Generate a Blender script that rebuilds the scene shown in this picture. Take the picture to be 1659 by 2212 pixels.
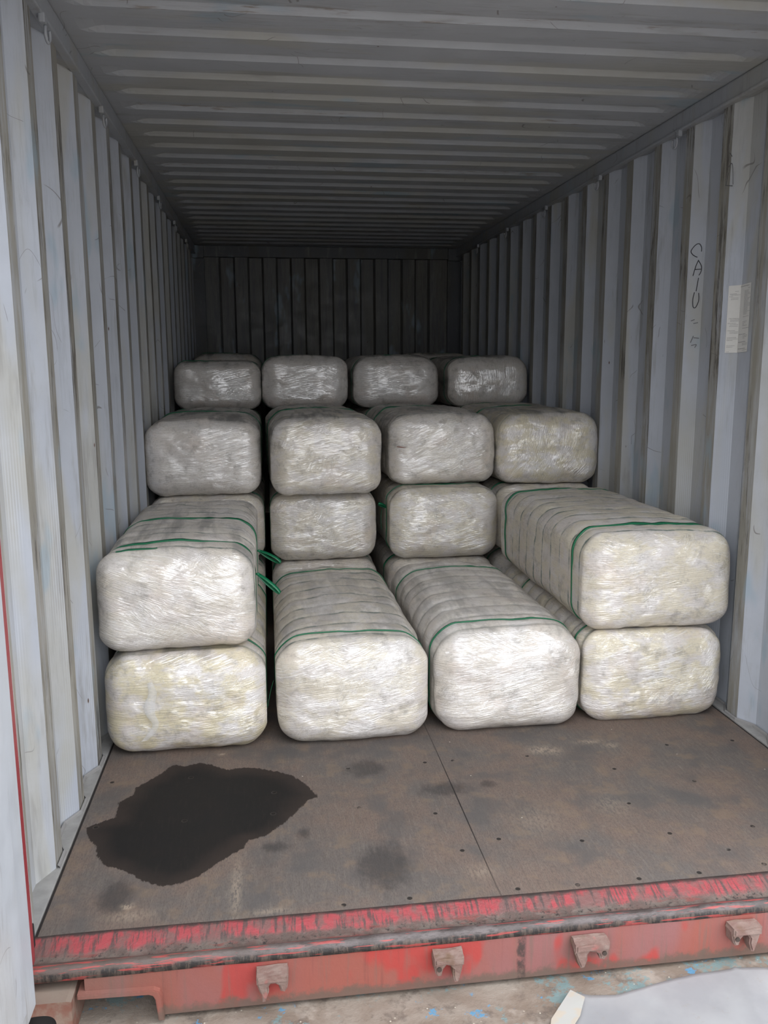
import bpy, bmesh, math, random
import numpy as np
from mathutils import Matrix, Vector

for o in list(bpy.data.objects):
    bpy.data.objects.remove(o)
SC = bpy.context.scene
COL = SC.collection
random.seed(4)

# ------------------------------------------------------------------ camera
F_PX, CAM = 1843.46, (-0.57515, -1.94715, 1.35752)
YAW, PITCH, ROLL = 0.134731, 0.172071, -0.0045055
def cam_axes():
    cy, sy, cp, sp = math.cos(YAW), math.sin(YAW), math.cos(PITCH), math.sin(PITCH)
    f = np.array([sy*cp, cy*cp, -sp]); r = np.array([cy, -sy, 0.0]); u = np.cross(r, f)
    c, s = math.cos(ROLL), math.sin(ROLL)
    return c*r + s*u, -s*r + c*u, f
_r, _u, _f = cam_axes()
cd = bpy.data.cameras.new('camera')
cd.sensor_fit = 'VERTICAL'; cd.sensor_height = 36.0; cd.lens = F_PX*36.0/2212.0
cd.clip_start = 0.02; cd.clip_end = 200
cam = bpy.data.objects.new('camera', cd); COL.objects.link(cam)
cam.matrix_world = Matrix(((_r[0], _u[0], -_f[0], CAM[0]), (_r[1], _u[1], -_f[1], CAM[1]),
                           (_r[2], _u[2], -_f[2], CAM[2]), (0, 0, 0, 1)))
SC.camera = cam

# ------------------------------------------------------------------ sky: bright overcast day outside the doors
SKY_STRENGTH = 1.0
EXPOSURE = 1.08
w = bpy.data.worlds.new('overcast_sky'); SC.world = w; w.use_nodes = True
wn, wl = w.node_tree.nodes, w.node_tree.links
wn.clear()
wo = wn.new('ShaderNodeOutputWorld'); bg = wn.new('ShaderNodeBackground')
tc = wn.new('ShaderNodeTexCoord'); sx = wn.new('ShaderNodeSeparateXYZ'); rp = wn.new('ShaderNodeValToRGB')
wl.new(tc.outputs['Generated'], sx.inputs[0]); wl.new(sx.outputs['Z'], rp.inputs['Fac'])
e = rp.color_ramp.elements
# yard surroundings keep the horizon dimmer, the cloud cover overhead is bright
e[0].position = 0.0; e[0].color = (0.92, 0.94, 0.975, 1)
e[1].position = 0.85; e[1].color = (2.45, 2.52, 2.64, 1)
for p_, c_ in ((0.14, 1.12), (0.34, 1.50), (0.55, 2.0)):
    q_ = rp.color_ramp.elements.new(p_); q_.color = (c_*0.965, c_*0.985, c_*1.03, 1)
wl.new(rp.outputs[0], bg.inputs['Color']); bg.inputs['Strength'].default_value = SKY_STRENGTH
wl.new(bg.outputs[0], wo.inputs[0])
VS = SC.view_settings
VS.view_transform = 'Standard'; VS.look = 'None'; VS.gamma = 1.0; VS.exposure = EXPOSURE
VS.use_curve_mapping = False
try:
    SC.cycles.max_bounces = 6; SC.cycles.diffuse_bounces = 5; SC.cycles.glossy_bounces = 2; SC.cycles.transparent_max_bounces = 8
    SC.cycles.adaptive_threshold = 0.03; SC.cycles.use_adaptive_sampling = True
except Exception:
    pass

# ------------------------------------------------------------------ small helpers
def tag(o, label=None, cat=None, group=None, kind=None):
    if label: o['label'] = label
    if cat: o['category'] = cat
    if group: o['group'] = group
    if kind: o['kind'] = kind
    return o

def mesh_obj(name, V, Fs, m, parent=None, attrs=None, smooth=False):
    me = bpy.data.meshes.new(name)
    V = np.asarray(V, np.float32).reshape(-1, 3)
    if isinstance(Fs, np.ndarray):
        n, k = Fs.shape
        me.vertices.add(len(V)); me.vertices.foreach_set('co', V.ravel())
        me.loops.add(n*k); me.loops.foreach_set('vertex_index', Fs.astype(np.int32).ravel())
        me.polygons.add(n); me.polygons.foreach_set('loop_start', np.arange(0, n*k, k, dtype=np.int32))
        me.update(calc_edges=True); me.validate()
    else:
        me.from_pydata([tuple(map(float, v)) for v in V], [], [tuple(f) for f in Fs]); me.update()
    for an, av in (attrs or {}).items():
        a = me.attributes.new(an, 'FLOAT', 'POINT'); a.data.foreach_set('value', np.asarray(av, np.float32))
    if smooth:
        me.polygons.foreach_set('use_smooth', np.ones(len(me.polygons), bool))
    o = bpy.data.objects.new(name, me); COL.objects.link(o)
    if m: me.materials.append(m)
    if parent: o.parent = parent
    return o

def bm_obj(name, bm, m, parent=None, smooth=False):
    me = bpy.data.meshes.new(name); bmesh.ops.recalc_face_normals(bm, faces=bm.faces)
    bm.to_mesh(me); bm.free()
    if smooth: me.polygons.foreach_set('use_smooth', np.ones(len(me.polygons), bool))
    o = bpy.data.objects.new(name, me); COL.objects.link(o)
    if m: me.materials.append(m)
    if parent: o.parent = parent
    return o

def box_bm(bm, x0, x1, y0, y1, z0, z1, bev=0.0):
    r = bmesh.ops.create_cube(bm, size=1.0)
    vs = r['verts']
    for v in vs:
        v.co = ((x0+x1)/2 + v.co.x*(x1-x0), (y0+y1)/2 + v.co.y*(y1-y0), (z0+z1)/2 + v.co.z*(z1-z0))
    if bev > 0:
        es = list({ed for v in vs for ed in v.link_edges})
        bmesh.ops.bevel(bm, geom=es, offset=bev, segments=2, profile=0.6, affect='EDGES')
    return bm

def prism_bm(bm, pts, axis, a0, a1, bev=0.0):
    """closed 2D outline extruded along an axis"""
    def to3(p, a):
        return {'x': (a, p[0], p[1]), 'y': (p[0], a, p[1]), 'z': (p[0], p[1], a)}[axis]
    A = [bm.verts.new(to3(p, a0)) for p in pts]; B = [bm.verts.new(to3(p, a1)) for p in pts]
    n = len(pts)
    fs = [bm.faces.new(A), bm.faces.new(B[::-1])]
    for i in range(n):
        fs.append(bm.faces.new((A[i], B[i], B[(i+1) % n], A[(i+1) % n])))
    if bev > 0:
        bmesh.ops.recalc_face_normals(bm, faces=fs)
        es = list({ed for f in fs[:2] for ed in f.edges})
        bmesh.ops.bevel(bm, geom=es, offset=bev, segments=2, affect='EDGES')
    return bm

def empty(name, loc=(0, 0, 0), rz=0.0):
    o = bpy.data.objects.new(name, None); COL.objects.link(o)
    o.empty_display_size = 0.1; o.location = loc; o.rotation_euler = (0, 0, rz)
    return o

# ---- vectorised value noise
def _h(i, j, k, s):
    n = (i*374761393 + j*668265263 + k*2147483647 + s*1274126177) & 0xFFFFFFFF
    n = ((n ^ (n >> 13))*1274126177) & 0xFFFFFFFF
    n = ((n ^ (n >> 16))*2246822519) & 0xFFFFFFFF
    return ((n ^ (n >> 15)) & 0xFFFFFF)/float(0xFFFFFF)*2 - 1
def vnoise(P, s=0):
    P = np.asarray(P, float); I = np.floor(P).astype(np.int64); f = P - I; f = f*f*(3-2*f)
    i, j, k = I[:, 0], I[:, 1], I[:, 2]; r = 0
    for a in (0, 1):
        for b in (0, 1):
            for c in (0, 1):
                wgt = (f[:, 0] if a else 1-f[:, 0])*(f[:, 1] if b else 1-f[:, 1])*(f[:, 2] if c else 1-f[:, 2])
                r = r + wgt*_h(i+a, j+b, k+c, s)
    return r
def fbm(P, s=0, o=3):
    P = np.asarray(P, float); r = 0; a = 1.0
    for q in range(o):
        r = r + a*vnoise(P, s+q*17); P = P*2.03 + 3.7; a *= 0.5
    return r
def sstep(a, b, x):
    t = np.clip((x-a)/(b-a), 0, 1); return t*t*(3-2*t)

# ------------------------------------------------------------------ material node helper
class NT:
    def __init__(s, name):
        s.m = bpy.data.materials.new(name); s.m.use_nodes = True
        s.t = s.m.node_tree; s.t.nodes.clear()
        s.out = s.n('ShaderNodeOutputMaterial')
        s.b = s.n('ShaderNodeBsdfPrincipled'); s.l(s.b.outputs[0], s.out.inputs[0])
    def n(s, ty, **kw):
        nd = s.t.nodes.new(ty)
        for k, v in kw.items(): setattr(nd, k, v)
        return nd
    def l(s, a, b): s.t.links.new(a, b)
    def put(s, sock, v):
        if hasattr(v, 'is_output'): s.l(v, sock)
        elif isinstance(v, (tuple, list)):
            sock.default_value = tuple(v) + ((1,) if len(v) == 3 and sock.type == 'RGBA' else ())
        else: sock.default_value = v
    def math(s, op, a, b=0.0, c=None, clamp=False):
        nd = s.n('ShaderNodeMath', operation=op); nd.use_clamp = clamp
        s.put(nd.inputs[0], a); s.put(nd.inputs[1], b)
        if c is not None: s.put(nd.inputs[2], c)
        return nd.outputs[0]
    def mr(s, v, a, b, c=0.0, d=1.0, smooth=True):
        nd = s.n('ShaderNodeMapRange'); nd.clamp = True
        nd.interpolation_type = 'SMOOTHSTEP' if smooth else 'LINEAR'
        for i, q in enumerate((v, a, b, c, d)): s.put(nd.inputs[i], q)
        return nd.outputs[0]
    def mix(s, f, a, b, mode='MIX'):
        nd = s.n('ShaderNodeMix', data_type='RGBA', blend_type=mode)
        s.put(nd.inputs[0], f); s.put(nd.inputs[6], a); s.put(nd.inputs[7], b)
        return nd.outputs[2]
    def coord(s, scale=(1, 1, 1), rot=(0, 0, 0), loc=(0, 0, 0), src=None):
        if src is None:
            src = s.n('ShaderNodeTexCoord').outputs['Object']
        mp = s.n('ShaderNodeMapping')
        s.l(src, mp.inputs[0])
        s.put(mp.inputs['Location'], loc); s.put(mp.inputs['Rotation'], rot); s.put(mp.inputs['Scale'], scale)
        return mp.outputs[0]
    def noise(s, vec, scale=1.0, detail=3.0, rough=0.55, dist=0.0, w=None):
        nd = s.n('ShaderNodeTexNoise')
        if w is not None:
            nd.noise_dimensions = '4D'; s.put(nd.inputs['W'], w)
        s.l(vec, nd.inputs['Vector']); s.put(nd.inputs['Scale'], scale); s.put(nd.inputs['Detail'], detail)
        s.put(nd.inputs['Roughness'], rough); s.put(nd.inputs['Distortion'], dist)
        return nd.outputs[0]
    def attr(s, name): return s.n('ShaderNodeAttribute', attribute_name=name).outputs['Fac']
    def bump(s, h, dist, strength=1.0, normal=None):
        nd = s.n('ShaderNodeBump'); s.put(nd.inputs['Height'], h)
        nd.inputs['Distance'].default_value = dist; s.put(nd.inputs['Strength'], strength)
        if normal is not None: s.l(normal, nd.inputs['Normal'])
        return nd.outputs[0]
    def sep(s, vec):
        nd = s.n('ShaderNodeSeparateXYZ'); s.l(vec, nd.inputs[0]); return nd.outputs
    def set(s, **kw):
        names = dict(color='Base Color', rough='Roughness', metal='Metallic', spec='Specular IOR Level', coat='Coat Weight',
                     coatr='Coat Roughness', coatn='Coat Normal', normal='Normal', alpha='Alpha', trans='Transmission Weight')
        for k, v in kw.items(): s.put(s.b.inputs[names[k]], v)
        return s

def plain(name, col, rough=0.5, noise=0.12, scale=30, metal=0.0):
    k = NT(name); c = k.coord()
    f = k.noise(c, scale, 4)
    k.set(color=k.mix(f, tuple(x*(1-noise) for x in col), tuple(min(1, x*(1+noise)) for x in col)), rough=rough, metal=metal,
          normal=k.bump(f, 0.002, 0.3))
    return k.m

# ---- weathered grey-blue container paint
def paint_mat(name, cool=(0.398, 0.423, 0.470), warm=(0.395, 0.395, 0.375), axis='wall'):
    k = NT(name)
    obj = k.n('ShaderNodeTexCoord').outputs['Object']
    st = (1, 1, 0.22) if axis == 'wall' else (0.3, 1, 1)
    tall = k.coord(scale=st, src=obj)
    a = k.noise(tall, 3.2, 3, 0.6, 0.6)
    col = k.mix(k.mr(a, 0.47, 0.60), cool, warm)
    b = k.noise(k.coord(src=obj), 9, 4)
    col = k.mix(k.mr(b, 0.35, 0.75, 0, 0.22), col, tuple(min(1.0, c_*1.28) for c_ in cool))
    # finer grime
    g = k.noise(k.coord(src=obj, scale=(1, 1, 0.35) if axis == 'wall' else (0.35, 1, 1)), 26, 5, 0.7)
    col = k.mix(k.mr(g, 0.55, 0.8, 0, 0.25), col, (0.30, 0.29, 0.26))
    cr = k.attr('crest')
    # scraped crests: brownish dirt, long black and rusty scuffs
    s1 = k.noise(k.coord(src=obj, scale=(12, 12, 1.0) if axis == 'wall' else (1.0, 14, 14)), 2.4, 5, 0.7)
    dirt = k.math('MULTIPLY', cr, k.mr(s1, 0.32, 0.58, 0.25, 0.92))
    col = k.mix(dirt, col, (0.255, 0.24, 0.20))
    teal = k.mr(k.noise(k.coord(src=obj, loc=(3, 5, 8), scale=(1, 1, 0.4) if axis == 'wall' else (0.4, 1, 1)), 4.5, 3, 0.6), 0.60, 0.68, 0, 0.55)
    col = k.mix(teal, col, (0.27, 0.36, 0.43))
    wipe = k.noise(k.coord(src=obj, scale=(8, 8, 1.2) if axis == 'wall' else (1.2, 8, 8), loc=(1, 9, 2)), 1.8, 4, 0.65)
    col = k.mix(k.mr(wipe, 0.56, 0.70, 0, 0.45), col, (0.23, 0.225, 0.21))
    s2 = k.noise(k.coord(src=obj, scale=(30, 30, 2.0) if axis == 'wall' else (2.0, 30, 30)), 2.0, 5, 0.75)
    s3 = k.noise(k.coord(src=obj, scale=(1, 1, 1)), 2.1, 2)
    blk = k.math('MULTIPLY', k.math('MULTIPLY', k.math('ADD', 0.12, k.math('MULTIPLY', cr, 0.88)), k.mr(s2, 0.50, 0.58)), k.mr(s3, 0.45, 0.57))
    col = k.mix(k.math('MULTIPLY', blk, 0.85), col, (0.075, 0.065, 0.055))
    # sparse chips and rust freckles
    v = k.n('ShaderNodeTexVoronoi'); k.l(k.coord(src=obj, scale=(1, 1, 0.5)), v.inputs['Vector']); v.inputs['Scale'].default_value = 9.0
    chip = k.math('MULTIPLY', k.mr(v.outputs['Distance'], 0.05, 0.02), k.mr(k.noise(k.coord(src=obj), 5, 2), 0.5, 0.6))
    col = k.mix(chip, col, (0.10, 0.055, 0.035))
    seam = k.attr('seam')
    sn = k.noise(k.coord(src=obj, scale=(3, 30, 30)), 1.6, 4, 0.7)
    rust = k.math('MULTIPLY', seam, k.mr(sn, 0.56, 0.66, 0, 0.6))
    col = k.mix(rust, col, (0.17, 0.125, 0.08))
    # thin hair-line scratches
    sc = k.noise(k.coord(src=obj, scale=(5, 5, 5), rot=(0.6, 0.3, 0.9)), 1.0, 1, 0.3, 0.6)
    hair = k.math('MULTIPLY', k.mr(k.math('ABSOLUTE', k.math('SUBTRACT', sc, 0.5)), 0.0045, 0.0015), k.mr(k.noise(k.coord(src=obj), 7, 1), 0.60, 0.64))
    col = k.mix(k.math('MULTIPLY', hair, 0.7), col, (0.13, 0.12, 0.11))
    k.set(color=col, rough=k.mr(b, 0.3, 0.7, 0.38, 0.55), spec=0.35, normal=k.bump(k.noise(k.coord(src=obj), 14, 4), 0.004, 0.35))
    # faint roller / scuff lines running up the lower wall
    return k.m

def combed_paint():
    m = paint_mat('weathered_wall_paint')
    t = m.node_tree; pb = [n for n in t.nodes if n.type == 'BSDF_PRINCIPLED'][0]
    src = pb.inputs['Base Color'].links[0].from_socket
    K = NT.__new__(NT); K.m = m; K.t = t
    obj = K.n('ShaderNodeTexCoord').outputs['Object']; xyz = K.sep(obj)
    wv = K.math('SINE', K.math('MULTIPLY', xyz[1], 2*math.pi/0.0085))
    low = K.mr(K.noise(K.coord(src=obj, scale=(1, 2.2, 0.5)), 2.0, 2), 0.46, 0.58)
    hz = K.mr(xyz[2], 1.35, 1.0)
    fac = K.math('MULTIPLY', K.math('MULTIPLY', K.mr(wv, 0.1, 0.9, 0, 0.42), low), hz)
    fac = K.math('MULTIPLY', fac, K.math('SUBTRACT', 1.0, K.attr('crest')))
    K.l(K.mix(fac, src, (0.58, 0.61, 0.66)), pb.inputs['Base Color'])
    return m

M_WALL = combed_paint()
M_ROOF = paint_mat('weathered_roof_paint', (0.375, 0.39, 0.415), (0.38, 0.38, 0.36), axis='roof')
M_RAIL = paint_mat('weathered_rail_paint', (0.31, 0.325, 0.35), (0.31, 0.31, 0.295))
M_DOOR = paint_mat('door_panel_paint', (0.43, 0.455, 0.49), (0.43, 0.44, 0.445))
M_END = paint_mat('shade_dark_end_wall_paint', (0.085, 0.09, 0.10), (0.085, 0.083, 0.075))  # far-end shade painted in: much darker than the side wall paint
M_LEDGE = plain('grimy_ledge_paint', (0.26, 0.255, 0.245), 0.6, 0.45, 22)
M_REDPOST = plain('dull_red_paint', (0.27, 0.036, 0.042), 0.45, 0.25, 18)
M_BLACK = plain('black_rubber_and_gap_dark', (0.012, 0.012, 0.012), 0.7)  # gasket rubber; also paints the dark of the casting hole and post gap
M_STRAP = plain('green_plastic_strap', (0.006, 0.135, 0.058), 0.32, 0.2, 40)
M_STRAPDARK = plain('black_plastic_strap', (0.012, 0.016, 0.014), 0.35, 0.2, 40)
M_INK = plain('marker_ink', (0.035, 0.036, 0.042), 0.5, 0.1, 50)
M_PRINT = plain('faded_print', (0.14, 0.14, 0.145), 0.6, 0.1, 50)

# ------------------------------------------------------------------ the container: walls, roof, floor
CW, ZT, LEN = 1.165, 2.385, 5.95
WW = 1.180          # inner face of the wall crests, a little outside rails and floor
PITCH_W = 0.297
PH_L, PH_R = 0.357, 0.118
def side_wall(name, sgn, phase):
    """trapezoid-corrugated steel; far edge of each crest at y = phase + k*pitch"""
    V, Fc, cr = [], [], []
    d = 0.036
    prof = [(-0.02, CW, 1)]
    k = 0; segs = []
    y = 0.0
    knots = [(-0.055, 0.0)]
    first = phase - 0.0
    kk = math.ceil((0.05-phase)/PITCH_W)
    yf = phase + kk*PITCH_W
    pts = []
    while yf < LEN + 0.4:
        pts += [(yf-0.072, 0.0, 0), (yf, 0.0, 1), (yf+0.068, d, 0), (yf+0.068+0.087, d, 0)]
        yf += PITCH_W
    pts = [(-0.055, 0.0, 1)] + ([(0.0, 0.0, 1)] if pts[0][0] > 0.03 else []) + pts
    pts = [p for p in pts if p[0] <= LEN-0.005] + [(LEN, 0.0, 0)]
    zs = [-0.02, 0.6, 1.2, 1.8, 2.33]
    for i in range(len(pts)-1):
        (ya, da, _), (yb, db, _) = pts[i], pts[i+1]
        c = 1.0 if (da == 0 and db == 0) else 0.0
        b = len(V)
        for z in zs:
            for (yy, dd) in ((ya, da), (yb, db)):
                V.append((sgn*(WW+dd), yy, z)); cr.append(c)
        for q in range(len(zs)-1):
            f = (b+2*q, b+2*q+1, b+2*q+3, b+2*q+2)
            Fc.append(f if sgn < 0 else f[::-1])
    o = mesh_obj(name, V, Fc, M_WALL, attrs={'crest': cr, 'seam': np.zeros(len(V))})
    sm = o.modifiers.new('sheet_thickness', 'SOLIDIFY'); sm.thickness = 0.003; sm.offset = -1
    return tag(o, kind='structure')
wall_left = side_wall('wall_left', -1, PH_L)
wall_right = side_wall('wall_right', 1, PH_R)
tag(wall_left, 'left corrugated grey-blue steel container wall with scraped ribs', 'wall')
tag(wall_right, 'right corrugated grey-blue steel container wall with marker letters', 'wall')

# marker writing on the sloped face of a rib, and faint strokes higher up
def strokes(name, lines, place, wdt, m, parent):
    V, Fc = [], []
    for ln in lines:
        P = [np.array(p) for p in ln]
        # resample smoothly
        Q = []
        for i in range(len(P)-1):
            p0, p1, p2, p3 = P[max(i-1, 0)], P[i], P[i+1], P[min(i+2, len(P)-1)]
            for t in np.linspace(0, 1, 7)[:-1]:
                Q.append(0.5*(2*p1+(p2-p0)*t+(2*p0-5*p1+4*p2-p3)*t*t+(3*p1-p0-3*p2+p3)*t**3))
        Q.append(P[-1])
        b = len(V)
        for i, q in enumerate(Q):
            d = Q[min(i+1, len(Q)-1)] - Q[max(i-1, 0)]; d = d/(np.linalg.norm(d)+1e-9)
            nrm = np.array([-d[1], d[0]])*wdt/2
            V += [place(*(q+nrm)), place(*(q-nrm))]
        for i in range(len(Q)-1):
            Fc.append((b+2*i, b+2*i+1, b+2*i+3, b+2*i+2))
    o = mesh_obj(name, V, Fc, m, parent)
    sm = o.modifiers.new('ink_thickness', 'SOLIDIFY'); sm.thickness = 0.0006; sm.offset = 0
    return o
YS = PH_R + 5*PITCH_W - 0.072          # near edge of the crest with the writing
def on_slope(y, z): return (WW + (YS - y)/0.068*0.036 - 0.0012, y - 0.0006, z)
CAIU = [
 [(1.449,1.802),(1.45,1.819),(1.46,1.834),(1.475,1.831),(1.49,1.815),(1.492,1.804),(1.482,1.791),(1.465,1.781)],
 [(1.459,1.77),(1.47,1.743),(1.479,1.708)], [(1.459,1.767),(1.446,1.744),(1.446,1.723),(1.454,1.708)], [(1.472,1.733),(1.446,1.732)],
 [(1.455,1.698),(1.462,1.645)],
 [(1.469,1.641),(1.474,1.612),(1.471,1.582),(1.46,1.58),(1.449,1.607),(1.451,1.637)]]
shift = lambda L: [[(y+0.027, z+0.003) for y, z in s] for s in L]
mk = strokes('marker_writing', shift(CAIU), on_slope, 0.0032, M_INK, wall_right)
tag(mk, 'handwritten letters CAIU in black marker')
FAINT = [[(1.477,1.525),(1.462,1.53)], [(1.463,1.463),(1.474,1.436)], [(1.462,1.456),(1.439,1.453)],
         [(1.47,1.424),(1.449,1.427),(1.455,1.415)], [(1.466,1.514),(1.447,1.517)]]
tag(strokes('faded_writing', shift(FAINT), on_slope, 0.0032, M_PRINT, wall_right), 'half worn-off marker digits')
TOPS = [[(1.224,2.133),(1.206,2.117)], [(1.228,2.084),(1.202,2.089),(1.188,2.014)], [(1.243,2.021),(1.190,2.009)], [(1.225,2.064),(1.24,2.021)]]
tag(strokes('scrawled_marks', TOPS, lambda y, z: (WW-0.0012, y+0.02, z), 0.003, M_PRINT, wall_right), 'scrawled pencil marks near the roof rail')

# ---- roof
def roof():
    per, d = 0.2065, 0.015
    cyc = [(0.0, 0.0), (0.092, 0.0), (0.122, d), (0.184, d), (0.2065, 0.0)]
    ys = [(-0.06, 0.0, 0)]
    y0 = 0.835
    k = -4
    while True:
        base = y0 + k*per
        if base > LEN: break
        for i in range(4):
            y = base + cyc[i][0]
            if -0.03 < y < LEN-0.01: ys.append((y, cyc[i][1], 0))
        k += 1
    ys.append((LEN, 0.0, 0))
    xs = [-1.2, -1.12, -1.095, -1.07, -1.045, -0.6, 0, 0.6, 1.045, 1.07, 1.095, 1.12, 1.2]
    V, Fc, se = [], [], []
    for i in range(len(ys)-1):
        b = len(V)
        for (y, dz, _) in (ys[i], ys[i+1]):
            for x in xs:
                t = float(sstep(1.12, 1.045, abs(x)))
                V.append((x, y, ZT + dz*t))
                q = ((y - y0 + 0.03) % (5*per))
                se.append(1.0 if min(q, 5*per-q) < 0.05 else 0.0)
        n = len(xs)
        for j in range(n-1):
            Fc.append((b+j, b+n+j, b+n+j+1, b+j+1))
    o = mesh_obj('ceiling', V, Fc, M_ROOF, attrs={'crest': np.zeros(len(V)), 'seam': se})
    sm = o.modifiers.new('sheet_thickness', 'SOLIDIFY'); sm.thickness = 0.003; sm.offset = -1
    return tag(o, 'corrugated grey steel roof of the container seen from below', 'ceiling', kind='structure')
roof()

# ---- back wall
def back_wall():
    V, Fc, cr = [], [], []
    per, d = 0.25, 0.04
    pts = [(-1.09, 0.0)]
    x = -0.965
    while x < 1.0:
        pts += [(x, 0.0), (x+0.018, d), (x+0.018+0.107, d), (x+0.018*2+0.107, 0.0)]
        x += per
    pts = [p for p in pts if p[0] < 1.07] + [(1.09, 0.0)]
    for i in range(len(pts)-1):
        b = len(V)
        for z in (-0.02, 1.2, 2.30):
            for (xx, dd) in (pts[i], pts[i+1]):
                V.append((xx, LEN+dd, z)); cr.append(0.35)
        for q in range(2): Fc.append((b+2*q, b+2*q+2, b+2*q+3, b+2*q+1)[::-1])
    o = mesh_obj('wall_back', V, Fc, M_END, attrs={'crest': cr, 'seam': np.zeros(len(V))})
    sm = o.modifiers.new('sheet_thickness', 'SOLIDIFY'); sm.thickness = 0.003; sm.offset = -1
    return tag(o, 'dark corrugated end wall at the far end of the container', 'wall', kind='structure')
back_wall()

# ---- rails, header, corner posts
def rail(name, sgn, label):
    bm = bmesh.new()
    a, b = sorted((sgn*(CW-0.004), sgn*(CW+0.065)))
    box_bm(bm, a, b, -0.06, LEN, 2.312, ZT-0.002, 0.008)
    a, b = sorted((sgn*(CW-0.010), sgn*(CW+0.02)))
    box_bm(bm, a, b, -0.02, LEN, 2.306, 2.318, 0.004)
    o = bm_obj(name, bm, M_RAIL)
    return tag(o, label, 'rail', kind='structure')
rail_l = rail('trim_1', -1, 'square top rail between left wall and roof')
rail_r = rail('trim_2', 1, 'square top rail between right wall and roof')
def lashing_ring(parent, sgn, y):
    pl = bmesh.new()
    a, b = sorted((sgn*(CW-0.016), sgn*(CW+0.002)))
    box_bm(pl, a, b, y-0.028, y-0.004, 2.284, 2.31, 0.004)
    br = bm_obj('lashing_bracket', pl, M_RAIL, parent)
    bm = bmesh.new(); n, mseg, R, r = 20, 8, 0.024, 0.0045
    rings = []
    for i in range(n):
        t = math.radians(60 + 250*i/(n-1))
        c = Vector((sgn*(CW-0.012) - sgn*0.002*math.sin(t), y+0.012+R*0.75*math.sin(t), 2.268+R*math.cos(t)))
        rr = Vector((0, math.sin(t), math.cos(t)))
        rings.append([bm.verts.new(c + rr*(r*math.cos(q)) + Vector((1, 0, 0))*(r*math.sin(q))) for q in [2*math.pi*j/mseg for j in range(mseg)]])
    for i in range(n-1):
        for j in range(mseg):
            bm.faces.new((rings[i][j], rings[i][(j+1) % mseg], rings[i+1][(j+1) % mseg], rings[i+1][j]))
    bm.faces.new(rings[0]); bm.faces.new(rings[-1][::-1])
    bm_obj('lashing_ring', bm, M_RAIL, parent, smooth=True)
for y in (0.775, 1.64, 2.507, 3.373, 4.24, 5.1):
    lashing_ring(rail_r, 1, y); lashing_ring(rail_l, -1, y-0.06)

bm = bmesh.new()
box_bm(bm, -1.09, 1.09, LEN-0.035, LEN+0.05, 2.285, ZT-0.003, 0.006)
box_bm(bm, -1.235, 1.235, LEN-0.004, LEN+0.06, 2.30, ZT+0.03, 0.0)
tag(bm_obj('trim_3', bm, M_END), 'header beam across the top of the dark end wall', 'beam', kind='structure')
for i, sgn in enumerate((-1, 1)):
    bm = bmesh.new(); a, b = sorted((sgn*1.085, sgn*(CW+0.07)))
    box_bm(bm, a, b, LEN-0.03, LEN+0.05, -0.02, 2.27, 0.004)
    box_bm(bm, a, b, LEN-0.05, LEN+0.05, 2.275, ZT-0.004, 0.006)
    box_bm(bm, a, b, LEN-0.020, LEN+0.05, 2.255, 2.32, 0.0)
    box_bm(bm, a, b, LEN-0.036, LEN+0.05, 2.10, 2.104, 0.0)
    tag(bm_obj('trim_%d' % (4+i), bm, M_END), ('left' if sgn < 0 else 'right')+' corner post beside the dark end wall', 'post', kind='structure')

# base ledges where the wall meets the floor
for nm, sgn in (('baseboard_left', -1), ('baseboard_right', 1)):
    bm = bmesh.new(); a, b = sorted((sgn*(CW+0.001), sgn*(CW+0.065)))
    box_bm(bm, a, b, 0.0, LEN, -0.028, 0.004, 0.002)
    o = bm_obj(nm, bm, M_LEDGE)
    # grey sealant bead following the corrugation
    bead = bmesh.new()
    src = wall_left if sgn < 0 else wall_right
    ph = PH_L if sgn < 0 else PH_R
    path = []
    yf = ph + math.ceil((0.1-ph)/PITCH_W)*PITCH_W
    while yf < 2.6:
        path += [(yf-0.075, 0.0), (yf+0.002, 0.0), (yf+0.066, 0.034), (yf+0.157, 0.034)]; yf += PITCH_W
    prev = None
    for (y, d) in path:
        c = (sgn*(WW+d-0.004), y)
        ring = [bead.verts.new((c[0]-sgn*0.006*u, c[1], 0.004+0.010*v)) for u, v in ((0, -0.2), (1.3, -0.2), (0.9, 0.6), (0, 1.0))]
        if prev:
            for j in range(4): bead.faces.new((prev[j], prev[(j+1) % 4], ring[(j+1) % 4], ring[j]))
        prev = ring
    bm_obj('sealant_bead', bead, plain('grey_sealant', (0.22, 0.215, 0.21), 0.7), o)
    tag(o, ('left' if sgn < 0 else 'right')+' floor ledge under the corrugated wall', 'ledge', kind='structure')

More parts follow.
